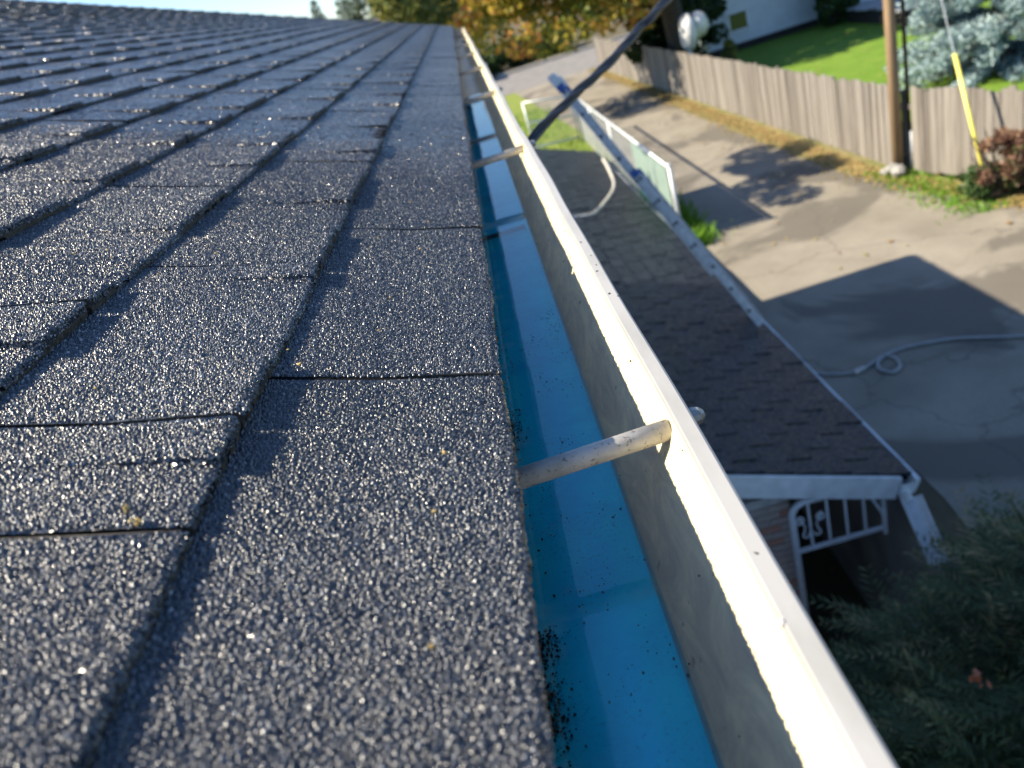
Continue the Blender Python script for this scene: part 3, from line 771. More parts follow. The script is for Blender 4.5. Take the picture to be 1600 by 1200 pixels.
# downspout trough under the near corner
b = MB(); A = Vector((2.33, 4.60, -3.93)); B = Vector((2.34, 4.25, -4.30)); d = (B - A).normalized(); sx = Vector((1, 0, 0)); up = sx.cross(d)
pr = [(-.07, .045), (-.06, .0), (-.045, -.012), (.045, -.012), (.06, .0), (.07, .045), (.078, .045), (.066, -.012), (.05, -.022), (-.05, -.022), (-.066, -.012), (-.078, .045)]
rows = []
for t in np.linspace(0, 1.0, 6):
    c = A.lerp(B, t); rows.append(b.verts([c + sx * x + up * (-zz if up.z < 0 else zz) for x, zz in pr]))
for i in range(5):
    for j in range(12): b.poly((rows[i] + j, rows[i] + (j + 1) % 12, rows[i + 1] + (j + 1) % 12, rows[i + 1] + j))
for r0 in (rows[0], rows[-1]): b.poly([r0 + j for j in range(12)])
b.tube([(2.30, 4.63, -3.86), (2.315, 4.61, -3.95)], .045, 10)
b.build('downspout', MT['white_paint'], porch)
place(porch, (1.0, 11.7, -6.2))

# ------------------------------------------------------------------ aluminium ladder
lad = thing('ladder', 'grey aluminium extension ladder standing at the edge of the low porch roof', 'ladder')
_c = Vector(CAMP); LF = _c + (Vector((2.56, 8.40, -4.09)) - _c) * .918; LT = _c + (Vector((1.085, 9.76, -.955)) - _c) * .918
ax = (LT - LF); LL = ax.length; ax.normalize(); side = Vector((.15, .98, 0)); side = (side - ax * side.dot(ax)).normalized(); nrm = ax.cross(side)
def lp(t, a, c=0): return LF + ax * t + side * a + nrm * c
for a, off, t0, t1 in ((-.17, 0, 0, LL * .62), (.17, 0, 0, LL * .62), (-.145, .045, LL * .22, LL), (.145, .045, LL * .22, LL)):
    b = MB(); b.bar(lp(t0, a, off), lp(t1, a, off), .022, .068, nrm); r_ = b.build('rail', MT['alu'], lad)
n = int(LL / .31)
for i in range(n):
    t = .2 + i * .31
    for off, hw, ok in ((0, .17, t < LL * .62), (.045, .145, t > LL * .24)):
        if ok and t < LL - .05:
            b = MB(); b.tube([lp(t, -hw, off), lp(t, hw, off)], .017, 8); rg = b.build('rung', MT['alu'], lad, True)
            for sg in (-1, 1):
                b = MB(); b.tube([lp(t, sg * (hw + .010), off), lp(t, sg * (hw + .019), off)], .021, 8); b.build('rung_end', MT['rung'], rg)
for a in (-.145, .145):
    b = MB(); b.bar(lp(LL - .02, a, .045), lp(LL + .12, a, .045), .05, .095, nrm); b.build('end_cap', MT['white_paint'], lad)
    b = MB(); b.bar(lp(LL - .10, a, .045), lp(LL - .021, a, .045), .04, .085, nrm); b.build('cap_sleeve', MT['blue_plastic'], lad)
    b = MB(); b.bar(lp(LL * .62 - .02, a * 1.18, .012), lp(LL * .62 + .06, a * 1.18, .012), .05, .08, nrm); b.build('rung_lock', MT['blue_plastic'], lad)
place(lad, LF)

# ------------------------------------------------------------------ cables and hoses
def smooth(pts, n=10):
    P = [Vector(p) for p in pts]; out = []
    for i in range(len(P) - 1):
        p0, p1, p2, p3 = P[max(i - 1, 0)], P[i], P[i + 1], P[min(i + 2, len(P) - 1)]
        for k_ in range(n):
            t = k_ / n; out.append(.5 * ((2 * p1) + (p2 - p0) * t + (2 * p0 - 5 * p1 + 4 * p2 - p3) * t * t + (3 * p1 - p0 - 3 * p2 + p3) * t ** 3))
    return out + [P[-1]]
cbl = thing('overhead_cable', 'black twisted service cable rising from behind the gutter to upper right', 'cable')
path = smooth([(-.44, 1.2, -.62), (-.08, 1.72, -.33), (.13, 2.056, -.145), (.265, 2.20, -.088), (.401, 2.341, -.052), (.56, 2.50, .008), (.712, 2.644, .066), (1.6, 3.6, .44), (4.0, 6.2, 1.55), (9.0, 11.5, 3.8)], 24)
for j in range(3):
    b = MB(); L = 0; pts = []; prev = path[0]
    for p in path:
        L += (p - prev).length; prev = p; a = L * 17 + j * 2.094; q = .0068 if j < 2 else .0065
        pts.append(p + Vector((-.7, .7, .0)).normalized() * math.cos(a) * q + Vector((0, 0, 1)) * math.sin(a) * q)
    b.tube(pts, .0082 if j < 2 else .006, 8); b.build('conductor', MT['cable'], cbl, True)
place(cbl, (-.44, 1.2, -.62))
b = MB(); b.tube(smooth([(.2, 12.0, -3.02), (.7, 12.05, -3.18), (1.07, 12.25, -3.31), (1.35, 12.5, -3.40), (1.69, 13.4, -3.52), (2.05, 14.6, -3.65), (2.21, 15.6, -3.70), (2.33, 16.9, -3.72), (2.38, 17.6, -3.74), (2.50, 17.9, -3.95), (2.55, 18.0, -4.07)], 8), .034, 10)
tag(b.build('white_hose', MT['hose_white'], None, True), 'pale white hose curving across the lower porch roof', 'hose')
b = MB(); hz = G + .03
hp = [(2.30, 7.4), (2.537, 6.98), (2.699, 6.80), (2.939, 6.711), (3.148, 6.802), (3.30, 6.86), (3.345, 6.74), (3.30, 6.58), (3.19, 6.53), (3.13, 6.64), (3.20, 6.80), (3.428, 6.90), (3.744, 6.869), (4.023, 6.785), (4.481, 6.503), (5.6, 5.9), (7.2, 6.0)]
hose = thing('garden_hose', 'grey garden hose with one small loop lying on the shaded driveway', 'hose')
b.tube(smooth([(x, y, hz) for x, y in hp], 8), .017, 8); b.build('tubing', MT['hose_grey'], hose, True)
b = MB(); b.tube([(2.90, 6.713, hz), (3.02, 6.745, hz)], .030, 8); b.build('connector', MT['zinc'], hose)
place(hose, (3.2, 6.7, G))

# ------------------------------------------------------------------ chain link fence, gate, screen
clf = thing('chain_link_fence', 'galvanised chain link fence running beside the driveway', 'fence')
FX = 2.566; FH = 1.24
for y in (11.83, 14.45, 17.0, 19.5, 22.0):
    b = MB(); b.tube([(FX, y, G - .1), (FX, y, G + FH + .02)], .034 if y in (11.83, 22.0) else .02, 8); p_ = b.build('post', MT['galv'], clf, True)
    b = MB(); b.blob((FX, y, G + FH + .03), .042 if y in (11.83, 22.0) else .028, 8, 4, 0); b.build('post_cap', MT['galv'], p_, True)
b = MB(); b.tube([(FX, 11.83, G + FH), (FX, 22.0, G + FH)], .027, 8); b.build('top_rail', MT['galv'], clf, True)
def mesh_wires(y0, y1, x, z0, z1, step=.085, w_=.004, flip=False):
    b = MB(); H = z1 - z0; n = int((y1 - y0 + H) / step)
    for i in range(n):
        for sg in (0, 1):
            a = y0 - H + i * step
            ya, yb = (a, a + H); za, zb = (z0, z1) if sg == 0 else (z1, z0)
            ca, cb = max(ya, y0), min(yb, y1)
            if cb <= ca: continue
            fa, fb = (ca - ya) / H, (cb - ya) / H
            A = (x, ca, za + (zb - za) * fa); B = (x + .002, cb, za + (zb - za) * fb)
            if flip: A = (A[1], x, A[2]); B = (B[1], x + .002, B[2])
            b.bar(A, B, w_, w_, Vector((0, 1, 0)) if flip else Vector((1, 0, 0)))
    return b
tag(mesh_wires(11.85, 22.0, FX, G + .05, G + FH).build('wire_mesh', MT['wire'], clf), kind='stuff')
b = MB()
for i, (z0, z1) in enumerate(((G + .56, G + FH - .01),)): b.box((FX - .04, 13.2, (z0 + z1) / 2), (.008, 2.6, z1 - z0))
b.build('screen', MT['screen_lit'], clf)
b = MB(); b.box((FX - .04, 13.2, G + .31), (.01, 2.6, .49)); b.build('tarp', MT['screen_dark'], clf)
place(clf, (FX, 17, G))
gate = thing('metal_gate', 'galvanised wire gate frame with a middle rail at the grass', 'gate')
gx0, gx1, gy = 1.18, 2.46, 22.0
for A, B in (((gx0, gy, -2.64), (gx1, gy, -2.83)), ((gx0, gy, -3.18), (gx1, gy, -3.35)), ((gx0, gy, -3.86), (gx1, gy, -3.96))):
    b = MB(); b.tube([A, B], .028, 8); b.build('rail', MT['galv'], gate, True)
for x, zt, zb in ((gx0, -2.62, -4.1), (gx1, -2.81, -4.1)):
    b = MB(); b.tube([(x, gy, zb), (x, gy, zt)], .028, 8); b.build('post', MT['galv'], gate, True)
tag(mesh_wires(gx0, gx1, gy, -3.9, -2.75, flip=True).build('wire_mesh', MT['wire'], gate), kind='stuff')
place(gate, (1.8, gy, G))

# ------------------------------------------------------------------ board fence
def board_mesh(seed):
    rr = random.Random(seed); b = MB(); w_ = rr.uniform(.112, .1175); H = 1.28 + rr.uniform(-.012, .012); c = .012
    P = [(-w_ / 2, 0), (w_ / 2, 0), (w_ / 2, H - c), (w_ / 2 - c, H), (-w_ / 2 + c, H), (-w_ / 2, H - c)]
    i = b.verts([(x, -.009, z) for x, z in P] + [(x, .009, z) for x, z in P]); n = 6
    b.poly([i + a for a in range(n)]); b.poly([i + n + a for a in reversed(range(n))])
    for a in range(n): b.poly((i + (a + 1) % n, i + a, i + n + a, i + n + (a + 1) % n))
    return b.mesh('board', MT['fence'])
BM = [board_mesh(i) for i in range(8)]
def board_fence(label, A, B, seed):
    rr = random.Random(seed); t = thing('board_fence', label, 'fence', 'weathered board fence runs')
    A = Vector(A); B = Vector(B); d = (B - A); L = d.length; d.normalize(); ang = math.atan2(d.y, d.x); nrm = Vector((-d.y, d.x, 0))
    n = int(L / .118)
    for i in range(n):
        p = A + d * (.06 + i * .118) + nrm * rr.uniform(-.006, .006); o = link('board', rr.choice(BM), t)
        o.location = (p.x, p.y, G + rr.uniform(-.01, .025)); o.rotation_euler = (rr.uniform(-.008, .008), rr.uniform(-.006, .006), ang + rr.uniform(-.03, .03)); o.scale = (1, 1, rr.uniform(.985, 1.02))
    for z in (.25, 1.0):
        b = MB(); b.bar(A - nrm * .035 + Vector((0, 0, G + z)), B - nrm * .035 + Vector((0, 0, G + z)), .04, .085); b.build('rail', MT['fence'], t)
    k_ = 0
    while k_ < L:
        p = A + d * k_ - nrm * .1; b = MB(); b.box((p.x, p.y, G + .57), (.09, .09, 1.34)); b.build('post', MT['fence'], t); k_ += 2.4
    place(t, A.lerp(B, .5) + Vector((0, 0, G)))
board_fence('long weathered grey board fence left of the utility pole', (6.30, 12.16, 0), (5.62, 36.5, 0), 1)
board_fence('shorter weathered brown board fence right of the utility pole', (7.75, 7.2, 0), (6.36, 12.05, 0), 2)

# ------------------------------------------------------------------ pole, guy wire, rock
pole = thing('utility_pole', 'brown wooden utility pole standing where the two fence runs meet', 'utility pole')
b = MB(); b.tube([(6.22, 12.13, G - .2), (6.21, 12.13, -1.5), (6.18, 12.13, 4.6)], [.088, .080, .066], 14); b.build('pole_shaft', MT['pole'], pole, True)
b = MB(); b.tube([(6.42, 12.05, G), (6.425, 12.05, G + .62)], .048, 10); b.build('conduit', MT['conduit'], pole, True)
b = MB(); b.tube([(6.40, 12.09, G + .62), (6.36, 12.10, 3.0)], .03, 8); b.build('dark_tube', MT['bark'], pole, True)  # thin dark tube going up between the pole and the right fence
place(pole, (6.22, 12.13, G))
guy = thing('guy_wire', 'steel guy wire with a yellow plastic guard slanting in front of the fence', 'guy wire')
B = Vector((6.2, 12.1, 1.75)); A = Vector((6.391, 10.07, -4.1)); b = MB(); b.tube([A, B], .007, 6); b.build('wire', MT['galv'], guy)
b = MB(); b.tube([A, A.lerp(B, .32)], .027, 10); b.build('guard', MT['yellow'], guy, True)
place(guy, A)
b = MB(); rr = random.Random(8)
for q in range(5): b.blob((6.06 + rr.uniform(-.07, .07), 12.0 + rr.uniform(-.15, .15), G + .05 + rr.uniform(0, .10)), (rr.uniform(.06, .11), rr.uniform(.08, .13), rr.uniform(.05, .1)), 9, 6, .18, 0, rr)
tag(b.build('rock', MT['rock']), 'pale lumpy rock at the foot of the utility pole', 'rock')

# ------------------------------------------------------------------ trees and plants
NPR = np.random.default_rng(5)
def leaves(name, clusters, n, size, mat, parent, aspect=1.0, flat=.5, tint=(0, 1), tint_sd=.18, shell=.6, drop=0.0):
    """leaf sized quads spread through ellipsoid clumps [(cx,cy,cz,rx,ry,rz)]"""
    cl = np.array(clusters, float); vol = (cl[:, 3] * cl[:, 4] * cl[:, 5]) ** .8; pick = NPR.choice(len(cl), n, p=vol / vol.sum())
    d = NPR.normal(size=(n, 3)); d /= np.linalg.norm(d, axis=1)[:, None]
    r = NPR.random(n) ** (1 / 3) * (1 - shell) + shell * (.75 + .3 * NPR.random(n))
    ctr = cl[pick, :3] + d * r[:, None] * cl[pick, 3:6]
    a = NPR.normal(size=(n, 3)); a[:, 2] -= drop; a /= np.linalg.norm(a, axis=1)[:, None]
    c = NPR.normal(size=(n, 3)); c[:, 2] += 0; c -= a * (a * c).sum(1)[:, None]; c /= np.linalg.norm(c, axis=1)[:, None]
    s = size * (.6 + .8 * NPR.random(n))[:, None]
    V = np.stack([ctr - a * s * aspect, ctr + c * s * flat, ctr + a * s * aspect, ctr - c * s * flat], 1).reshape(-1, 3)
    F = np.arange(4 * n).reshape(n, 4)
    ct = NPR.uniform(tint[0], tint[1], len(cl))
    t = np.clip(ct[pick] + NPR.normal(0, tint_sd, n), 0, 1)
    return quadmesh(name, V, F, t, mat, parent)
def clumps(c, r, n, rc, seed, bottom=-1.0):
    rr = random.Random(seed); out = []
    while len(out) < n:
        v = Vector((rr.gauss(0, 1), rr.gauss(0, 1), rr.gauss(0, 1))).normalized() * (rr.random() ** .4)
        if v.z < bottom: continue
        k_ = rr.uniform(.6, 1.3) * rc; out.append((c[0] + v.x * r[0], c[1] + v.y * r[1], c[2] + v.z * r[2], k_ * rr.uniform(.8, 1.2), k_ * rr.uniform(.8, 1.2), k_ * rr.uniform(.6, .9)))
    return out
def trunk(base, top, r0, r1, limbs, parent, seed, mat='bark', spread=1.0):
    rr = random.Random(seed); b = MB(); base = Vector(base); top = Vector(top)
    mid = base.lerp(top, .5) + Vector((rr.uniform(-.15, .15), rr.uniform(-.15, .15), 0)); P = smooth([base, mid, top], 6)
    b.tube(P, list(np.linspace(r0, r1, len(P))), 10); o = b.build('trunk', MT[mat], parent, True)
    b = MB()
    for i in range(limbs):
        t = rr.uniform(.45, .95); a = base.lerp(top, t); an = rr.uniform(0, 6.28); L = rr.uniform(.35, .8) * (top - base).length * spread
        e = a + Vector((math.cos(an), math.sin(an), rr.uniform(.2, .8))) * L; m_ = a.lerp(e, .5) + Vector((0, 0, L * .08))
        Q = smooth([a, m_, e], 4); b.tube(Q, list(np.linspace(r1 * .8, r1 * .15, len(Q))), 6)
    b.build('limb', MT[mat], parent, True); return o
# big autumn maple over the fence
t = thing('maple_tree', 'big maple with orange and yellow autumn leaves at the street end', 'tree')
trunk((6.75, 26.4, G), (6.3, 26.4, 1.0), .36, .28, 12, t, 2, spread=.8)
cl = clumps((4.6, 27.4, 1.6), (3.6, 3.3, 3.2), 90, 1.0, 21, -.97) + clumps((1.0, 26.5, .3), (2.4, 1.8, .9), 26, .75, 22) + [(x * 1.07, 24.7 + R.uniform(-.4, .8), z * 1.06, .65, .65, .5) for x, z in ((.2, -.35), (.9, -.9), (1.6, -1.25), (2.2, -1.45), (2.9, -1.5), (3.4, -1.2), (4.0, -1.3), (4.6, -1.15), (5.0, -1.5), (5.6, -.6), (6.3, -.9), (7.2, -1.2), (7.9, -.9), (-.3, .2), (-.9, .4))]
leaves('crown', cl, 46000, .085, MT['maple_leaf'], t, 1.0, .75, (.12, .82), .2, .5)
place(t, (6.7, 26.4, G))
# leafy tree beyond the far gable
t = thing('leafy_tree', 'yellow green leafy tree just beyond the far roof corner', 'tree')
trunk((-1.3, 10.85, G), (-.9, 13.6, -.3), .10, .07, 6, t, 5, spread=.2)
cl = clumps((-.80, 15.2, .95), (.45, 1.7, .75), 20, .36, 31) + [(-.55, 14.0, .35, .45, .5, .4), (-.75, 13.6, .45, .4, .5, .4), (-.2, 15.5, .3, .4, .5, .4), (-.75, 12.9, .55, .4, .5, .35)]
leaves('crown', cl, 6000, .055, MT['green_leaf'], t, 1.0, .7, (.2, .9), .2, .4)
place(t, (-1.3, 10.85, G))
# blue spruce
t = thing('blue_spruce', 'pale blue spruce tree standing behind the brown fence at upper right', 'tree')
b = MB(); b.tube([(10.7, 16.6, G), (10.7, 16.6, 2.6)], [.16, .02], 10); b.build('trunk', MT['bark'], t, True)
rr = random.Random(12); bl = MB(); V = []; cl = []
for lv in range(15):
    z = G + .25 + lv * .40; Rr = 2.15 * (1 - lv / 16.5)
    for q in range(max(6, int(17 * (1 - lv / 17)))):
        an = rr.uniform(0, 6.283); L = Rr * rr.uniform(.75, 1.08); e = Vector((10.7 + math.cos(an) * L, 16.6 + math.sin(an) * L, z - L * .10 + rr.uniform(-.1, .1)))
        bl.tube([(10.7, 16.6, z), e], [.03, .008], 5)
        for u_ in (.35, .55, .72, .88, 1.0):
            p = Vector((10.7, 16.6, z)).lerp(e, u_); cl.append((p.x, p.y, p.z, .20 + .14 * (1 - u_), .20 + .14 * (1 - u_), .14))
tag(bl.build('branch', MT['bark'], t), kind='stuff')
leaves('needles', cl, 76000, .058, MT['spruce_leaf'], t, 1.2, .25, (.2, .8), .2, .4)
place(t, (10.7, 16.6, G))
# red brown shrub in front of the fence
t = thing('red_shrub', 'red brown shrub with a green left side in front of the brown fence', 'shrub')
b = MB(); rr = random.Random(6)
for q in range(14):
    an = rr.uniform(0, 6.28); e = (6.62 + math.cos(an) * .45, 10.05 + math.sin(an) * .4, G + rr.uniform(.5, .95)); b.tube([(6.6, 10.05, G), e], [.018, .006], 5)
b.build('stem', MT['bark'], t)
leaves('foliage', clumps((6.60, 10.0, G + .44), (.46, .46, .40), 34, .13, 41, -.9), 5200, .032, MT['red_leaf'], t, 1, .6, (.2, 1), .2, .3)
leaves('green_foliage', clumps((6.28, 10.12, G + .28), (.16, .25, .22), 8, .14, 42, -.9), 900, .035, MT['hedge_leaf'], t, 1, .6, (.6, 1), .15, .4)
place(t, (6.6, 10.05, G))
# dark spreading evergreen at the lower right
t = thing('evergreen_bush', 'large dark feathery evergreen bush in the shade at lower right', 'bush')
b = MB(); rr = random.Random(16); V = []; tint = []; bc = Vector((2.55, 2.72, -4.35))
def spray(b_, p, d, L, tn, V, T):
    d = Vector(d).normalized(); s = d.cross(Vector((0, 0, 1))).normalized(); n_ = 12
    for i in range(n_):
        t_ = i / n_; c = p + d * L * t_ + Vector((0, 0, -.10 * L * t_ * t_))
        for sg in (-1, 1):
            l2 = L * .30 * (1 - t_ * .7) * rr.uniform(.7, 1.2); dd = (d * .75 + s * sg * .8 + Vector((0, 0, rr.uniform(-.35, .25)))).normalized()
            e = c + dd * l2; wv = dd.cross(Vector((rr.uniform(-.4, .4), rr.uniform(-.4, .4), 1))).normalized() * rr.uniform(.004, .009)
            V.extend([c, c + dd * l2 * .5 + wv, e, c + dd * l2 * .5 - wv]); T.append(min(1, max(0, tn - .12 + .3 * t_ + rr.gauss(0, .12))))  # lit tips put into the tint: paler towards the end of each spray
for q in range(2600):
    v = Vector((rr.gauss(0, 1), rr.gauss(0, 1), rr.gauss(.35, .8))).normalized(); v.z = abs(v.z) * 1.0 if rr.random() < .85 else v.z
    rad = rr.uniform(.55, 1.0); k_ = 1 + .16 * math.sin(v.x * 7 + 2) + .14 * math.sin(v.y * 9 + v.z * 5)
    p = bc + Vector((v.x * 1.62, v.y * 1.18, v.z * 1.18)) * rad * k_
    d = Vector((v.x, v.y, v.z * .35 + .10)) + Vector((rr.gauss(0, .5), rr.gauss(0, .5), rr.gauss(0, .3)))
    tn = rr.uniform(.1, .75) if rr.random() < .86 else rr.uniform(.8, 1)
    spray(b, p - Vector(d).normalized() * .2, d, rr.uniform(.35, .65), tn, V, tint)
V = np.array([tuple(p) for p in V]); quadmesh('foliage', V, np.arange(len(V)).reshape(-1, 4), np.array(tint), MT['bush_leaf'], t)
b = MB()
for q in range(26):
    an = rr.uniform(0, 6.28); e = bc + Vector((math.cos(an) * rr.uniform(.5, 1.1), math.sin(an) * rr.uniform(.5, .9), rr.uniform(.1, .8))); b.tube(smooth([bc + Vector((.2, 0, .1)), bc.lerp(e, .5) + Vector((0, 0, .2)), e], 4), list(np.linspace(.022, .005, 9)), 5)
tag(b.build('branch', MT['bark'], t), kind='stuff')
place(t, (2.75, 2.85, G))
b = leaves('fallen_leaf', [(1.60, 2.55, -3.30, .07, .05, .03), (1.85, 2.45, -3.15, .06, .05, .03)], 16, .022, MT['orange_leaf'], None, 1, .7)
tag(b, 'fallen red leaves caught on the dark evergreen bush', kind='stuff')

# ------------------------------------------------------------------ neighbour's house and yard
nh = thing('neighbour_house', 'pale blue house with lap siding beyond the green lawn', 'house')
hx0, hx1, hy, hz1 = 8.40, 24.0, 29.2, -1.2
b = MB(); b.box(((hx0 + hx1) / 2, hy + 4.0, (G + .25 + hz1) / 2), (hx1 - hx0 - .04, 7.96, hz1 - G - .25)); b.build('wall', MT['siding'], nh)
b = MB(); b.box(((hx0 + hx1) / 2, hy + 4.0, G + .12), (hx1 - hx0 - .1, 7.9, .26)); b.build('foundation', MT['dark'], nh)
z = G + .25; rr = random.Random(2); lb = MB(); i = lb.verts([(x, y, zz) for x in (hx0 + .02, hx1 - .02) for y, zz in ((-.022, 0), (0, 0), (-.006, .19), (0, .19))])
for q in ((0, 2, 6, 4), (0, 4, 5, 1), (0, 1, 3, 2), (4, 6, 7, 5)): lb.poly([i + a for a in q])
lm = lb.mesh('lap_board', MT['siding'])
while z < hz1 - .1:
    o = link('lap_board', lm, nh); o.location = (0, hy + .015, z); z += .18
b = MB(); rx = [(hy - .5, hz1 - .05), (hy + 4, hz1 + 1.7), (hy + 8.5, hz1 - .05), (hy + 8.5, hz1 - .2), (hy + 4, hz1 + 1.5), (hy - .5, hz1 - .2)]
i0 = b.verts([(hx0 - .4, y, z) for y, z in rx]); i1 = b.verts([(hx1 + .4, y, z) for y, z in rx])
for a in range(6): b.poly((i0 + a, i0 + (a + 1) % 6, i1 + (a + 1) % 6, i1 + a))
b.poly([i0 + a for a in range(6)]); b.poly([i1 + a for a in range(6)]); b.build('roof', MT['far_roof'], nh)
for x0, x1, z0, z1 in ((9.24, 9.92, -3.44, -2.82), (13.3, 14.4, -3.3, -2.3)):
    b = MB()
    for c, d in ((((x0 + x1) / 2, z0), (x1 - x0 + .16, .08)), (((x0 + x1) / 2, z1), (x1 - x0 + .16, .08)), ((x0, (z0 + z1) / 2), (.08, z1 - z0)), ((x1, (z0 + z1) / 2), (.08, z1 - z0))): b.box((c[0], hy - .015, c[1]), (d[0], .06, d[1]))
    f = b.build('window', MT['trim'], nh)
    b = MB(); b.box(((x0 + x1) / 2, hy - .02, (z0 + z1) / 2), (x1 - x0 - .082, .02, z1 - z0 - .082)); b.build('pane', MT['glass'], f)
place(nh, (16, 33, G))
t = thing('wooden_deck', 'low grey wooden deck by the pale blue house', 'deck')
rr = random.Random(31); dbm = MB(); dbm.box((0, 0, 0), (3.2, .30, .05)); dm = dbm.mesh('deck_board', MT['deckwood'])
for i in range(12):
    o = link('deck_board', dm, t); o.location = (14.3 + rr.uniform(-.1, .1), 24.2 + i * .33, G + .45 + rr.uniform(-.01, .01)); o.rotation_euler = (0, 0, rr.uniform(-.01, .01))
for x in (12.9, 14.3, 15.7):
    b = MB(); b.box((x, 26.0, G + .2), (.12, 3.9, .4)); b.build('joist', MT['dark'], t)
b = MB(); b.box((13.6, 23.6, G + .19), (1.5, .5, .08)); b.build('step', MT['deckwood'], t)
place(t, (14.3, 26, G))
def shrub(name, label, cat, c, r, n, size, mat, seed, rc=.3, tint=(.1, .9), group=None):
    t = thing(name, label, cat, group); b = MB(); rr = random.Random(seed)
    for q in range(7):
        an = rr.uniform(0, 6.28); b.tube([(c[0], c[1], G), (c[0] + math.cos(an) * r[0] * .6, c[1] + math.sin(an) * r[1] * .6, c[2] + rr.uniform(-.2, .5) * r[2])], [.04, .012], 5)
    b.build('stem', MT['bark'], t)
    leaves('foliage', clumps(c, r, max(10, int(30 * r[0] * r[2])), rc, seed), n, size, MT[mat], t, 1, .7, tint, .18, .45); place(t, (c[0], c[1], G)); return t
shrub('green_shrub', 'bright green shrub against the pale blue house wall', 'shrub', (12.45, 28.2, -3.2), (.8, .6, 1.0), 5000, .07, 'hedge_leaf', 51, .34, (.4, 1))
shrub('added_shrub', 'dark shrub in the shade at the left corner of the pale blue house', 'shrub', (7.25, 27.9, -2.3), (1.3, .9, 1.9), 12000, .08, 'hedge_leaf', 52, .4, (0, .5))  # added to fill a shaded gap and hide the sunlit end wall
shrub('tall_added_shrub', 'tall dark shrub standing beside the maple trunk behind the grey fence', 'shrub', (6.3, 28.4, -2.5), (.6, .6, 1.3), 5000, .08, 'hedge_leaf', 54, .4, (0, .5))  # added to cover the bright sunlit wall by the trunk
shrub('small_weed', 'small yellowing weed poking above the grey fence', 'weed', (7.6, 24.2, -3.35), (.16, .16, .6), 700, .05, 'green_leaf', 53, .16, (.5, 1))
hd = [(-3.5, 49.5), (-1.0, 50.0), (1.2, 49.2), (3.2, 50.0), (5.2, 49.5)]
for i, (x, y) in enumerate(hd):
    shrub('hedge_bush', ['leftmost dark green hedge bush on the far side of the street', 'second dark green hedge bush from the left across the street', 'middle dark green hedge bush across the street', 'second dark green hedge bush from the right across the street', 'rightmost dark green hedge bush across the street'][i], 'bush', (x, y, -3.5), (1.3, 1.0, .7), 2200, .13, 'hedge_leaf', 60 + i, .55, (.1, .8), 'hedge bushes across the street')
t = thing('covered_bundle', 'pale cloth covered bundle on a post just behind the grey fence', 'bundle')
b = MB(); rr = random.Random(77); b.blob((6.42, 24.0, -2.42), (.26, .34, .52), 12, 9, .08, 0, rr); b.blob((6.78, 24.1, -2.30), (.27, .3, .36), 12, 9, .10, 0, rr); b.build('cloth', MT['cover'], t, True)
b = MB(); b.tube([(6.38, 24.0, G), (6.38, 24.0, -2.7)], .06, 8); b.build('post', MT['galv'], t, True); place(t, (6.4, 24, G))
# far trees and far house above the roof line
rr = random.Random(19)
for i, (x, y, h, r0) in enumerate(((-9.9, 66, 7.5, 2.0), (-8.3, 72, 9.0, 2.2), (-6.6, 64, 8.6, 2.0), (-5.4, 70, 9.8, 2.4), (-3.8, 74, 10.2, 2.4), (-2.2, 60, 8.6, 2.0))):
    t = thing('conifer_tree', ('slim hazy conifer at the left end of the far tree line', 'second conifer from the left in the far tree line', 'third conifer from the left in the far tree line', 'broad dark conifer above the far tan roof', 'tall conifer rising right of the tan roof', 'conifer next to the yellow green tree')[i], 'tree', 'conifers beyond the roof')
    b = MB(); b.tube([(x, y, G), (x, y, G + h)], [.2, .03], 8); b.build('trunk', MT['bark'], t, True); cl = []
    for lv in range(14):
        z = G + h * (.12 + .88 * lv / 14); Rr = r0 * (1 - lv / 14.5)
        for q in range(7): an = rr.uniform(0, 6.28); cl.append((x + math.cos(an) * Rr * .7, y + math.sin(an) * Rr * .7, z, Rr * .4 + .1, Rr * .4 + .1, .3))
    leaves('crown', cl, 3800, .14, MT['conifer'], t, 1.2, .4, (.1, .9), .2, .4); place(t, (x, y, G))
t = thing('far_house', 'distant house with a tan roof seen over the shingles', 'house')
b = MB(); b.box((-5.2, 48, -2.2), (5.5, 6, 3.8)); b.build('wall', MT['siding'], t)
b = MB(); P = [(-8.4, -.35), (-4.0, .62), (-2.3, -.35)]
i0 = b.verts([(x, 44.5, z) for x, z in P]); i1 = b.verts([(x, 51.5, z) for x, z in P])
b.poly((i0, i0 + 1, i0 + 2)); b.poly((i1 + 2, i1 + 1, i1)); b.poly((i0, i1, i1 + 1, i0 + 1)); b.poly((i0 + 1, i1 + 1, i1 + 2, i0 + 2)); b.poly((i0, i0 + 2, i1 + 2, i1)); b.build('roof', MT['far_roof'], t)
place(t, (-5.2, 48, G))

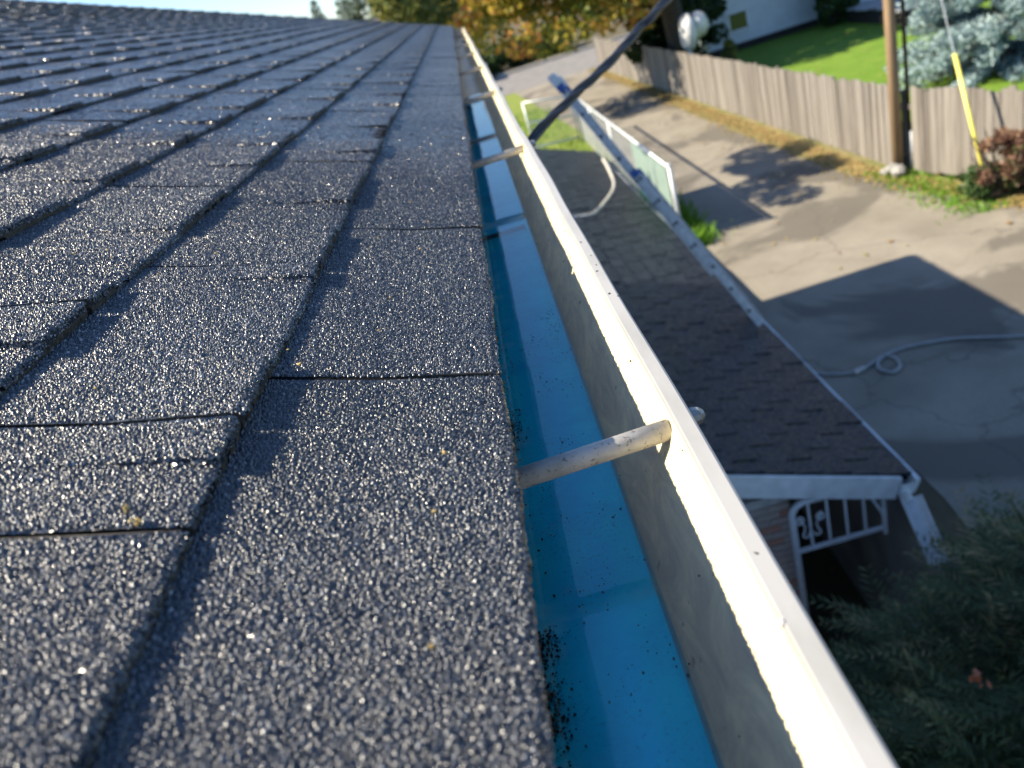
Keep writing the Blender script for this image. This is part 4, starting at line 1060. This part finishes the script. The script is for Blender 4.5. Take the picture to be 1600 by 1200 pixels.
# ------------------------------------------------------------------ leaf litter and grass tufts
def scatter(name, pts, size, mat, tint=(0, 1), up=.15):
    n = len(pts); P = np.array(pts, float); a = NPR.uniform(0, 6.283, n); dx = np.stack([np.cos(a), np.sin(a), NPR.normal(0, up, n)], 1); dy = np.stack([-np.sin(a), np.cos(a), NPR.normal(0, up, n)], 1)
    s = size * (.6 + .8 * NPR.random(n))[:, None]; V = np.stack([P - dx * s, P - dy * s * .7, P + dx * s, P + dy * s * .7], 1).reshape(-1, 3)
    return tag(quadmesh(name, V, np.arange(4 * n).reshape(n, 4), NPR.uniform(tint[0], tint[1], n), mat), kind='stuff')
pts = []
for i in range(9000):
    y = 8.5 + 28 * rr.random() ** 1.3; fx = float(np.interp(y, [8.5, 12.2, 36.5], [7.2, 6.15, 5.55])); d = abs(rr.gauss(0, .24)); pts.append((fx - .05 - d, y, G + .025))
for i in range(260): pts.append((rr.uniform(3, 9), rr.uniform(9, 36), G + .03))
for i in range(900): pts.append((rr.uniform(6.5, 13), rr.uniform(13, 29), G + .03))
scatter('fallen_leaves', pts, .035, MT['fallen'])
V = []; T = []
def blade(x, y, h, V, T):
    a = rr.uniform(0, 6.28); w_ = .012; e = Vector((x + rr.gauss(0, h * .4), y + rr.gauss(0, h * .4), G + h)); c = Vector((math.cos(a) * w_, math.sin(a) * w_, 0)); p = Vector((x, y, G)); m_ = p.lerp(e, .55) + Vector((0, 0, h * .1))
    V.extend([p - c, p + c, m_ + c * .6, e]); T.append(rr.random())
for i in range(3200): blade(2.62 + abs(rr.gauss(0, .17)), rr.uniform(11.4, 14.6), rr.uniform(.08, .30), V, T)
for i in range(1500): blade(rr.gauss(6.1, .2), rr.uniform(9.6, 12.4), rr.uniform(.04, .10), V, T)
for i in range(2500): blade(rr.uniform(-1, 2.5), rr.uniform(19.2, 30), rr.uniform(.08, .22), V, T)
V = np.array([tuple(p) for p in V]); tag(quadmesh('grass_tuft', V, np.arange(len(V)).reshape(-1, 4), np.array(T), MT['grass_blade']), kind='stuff')
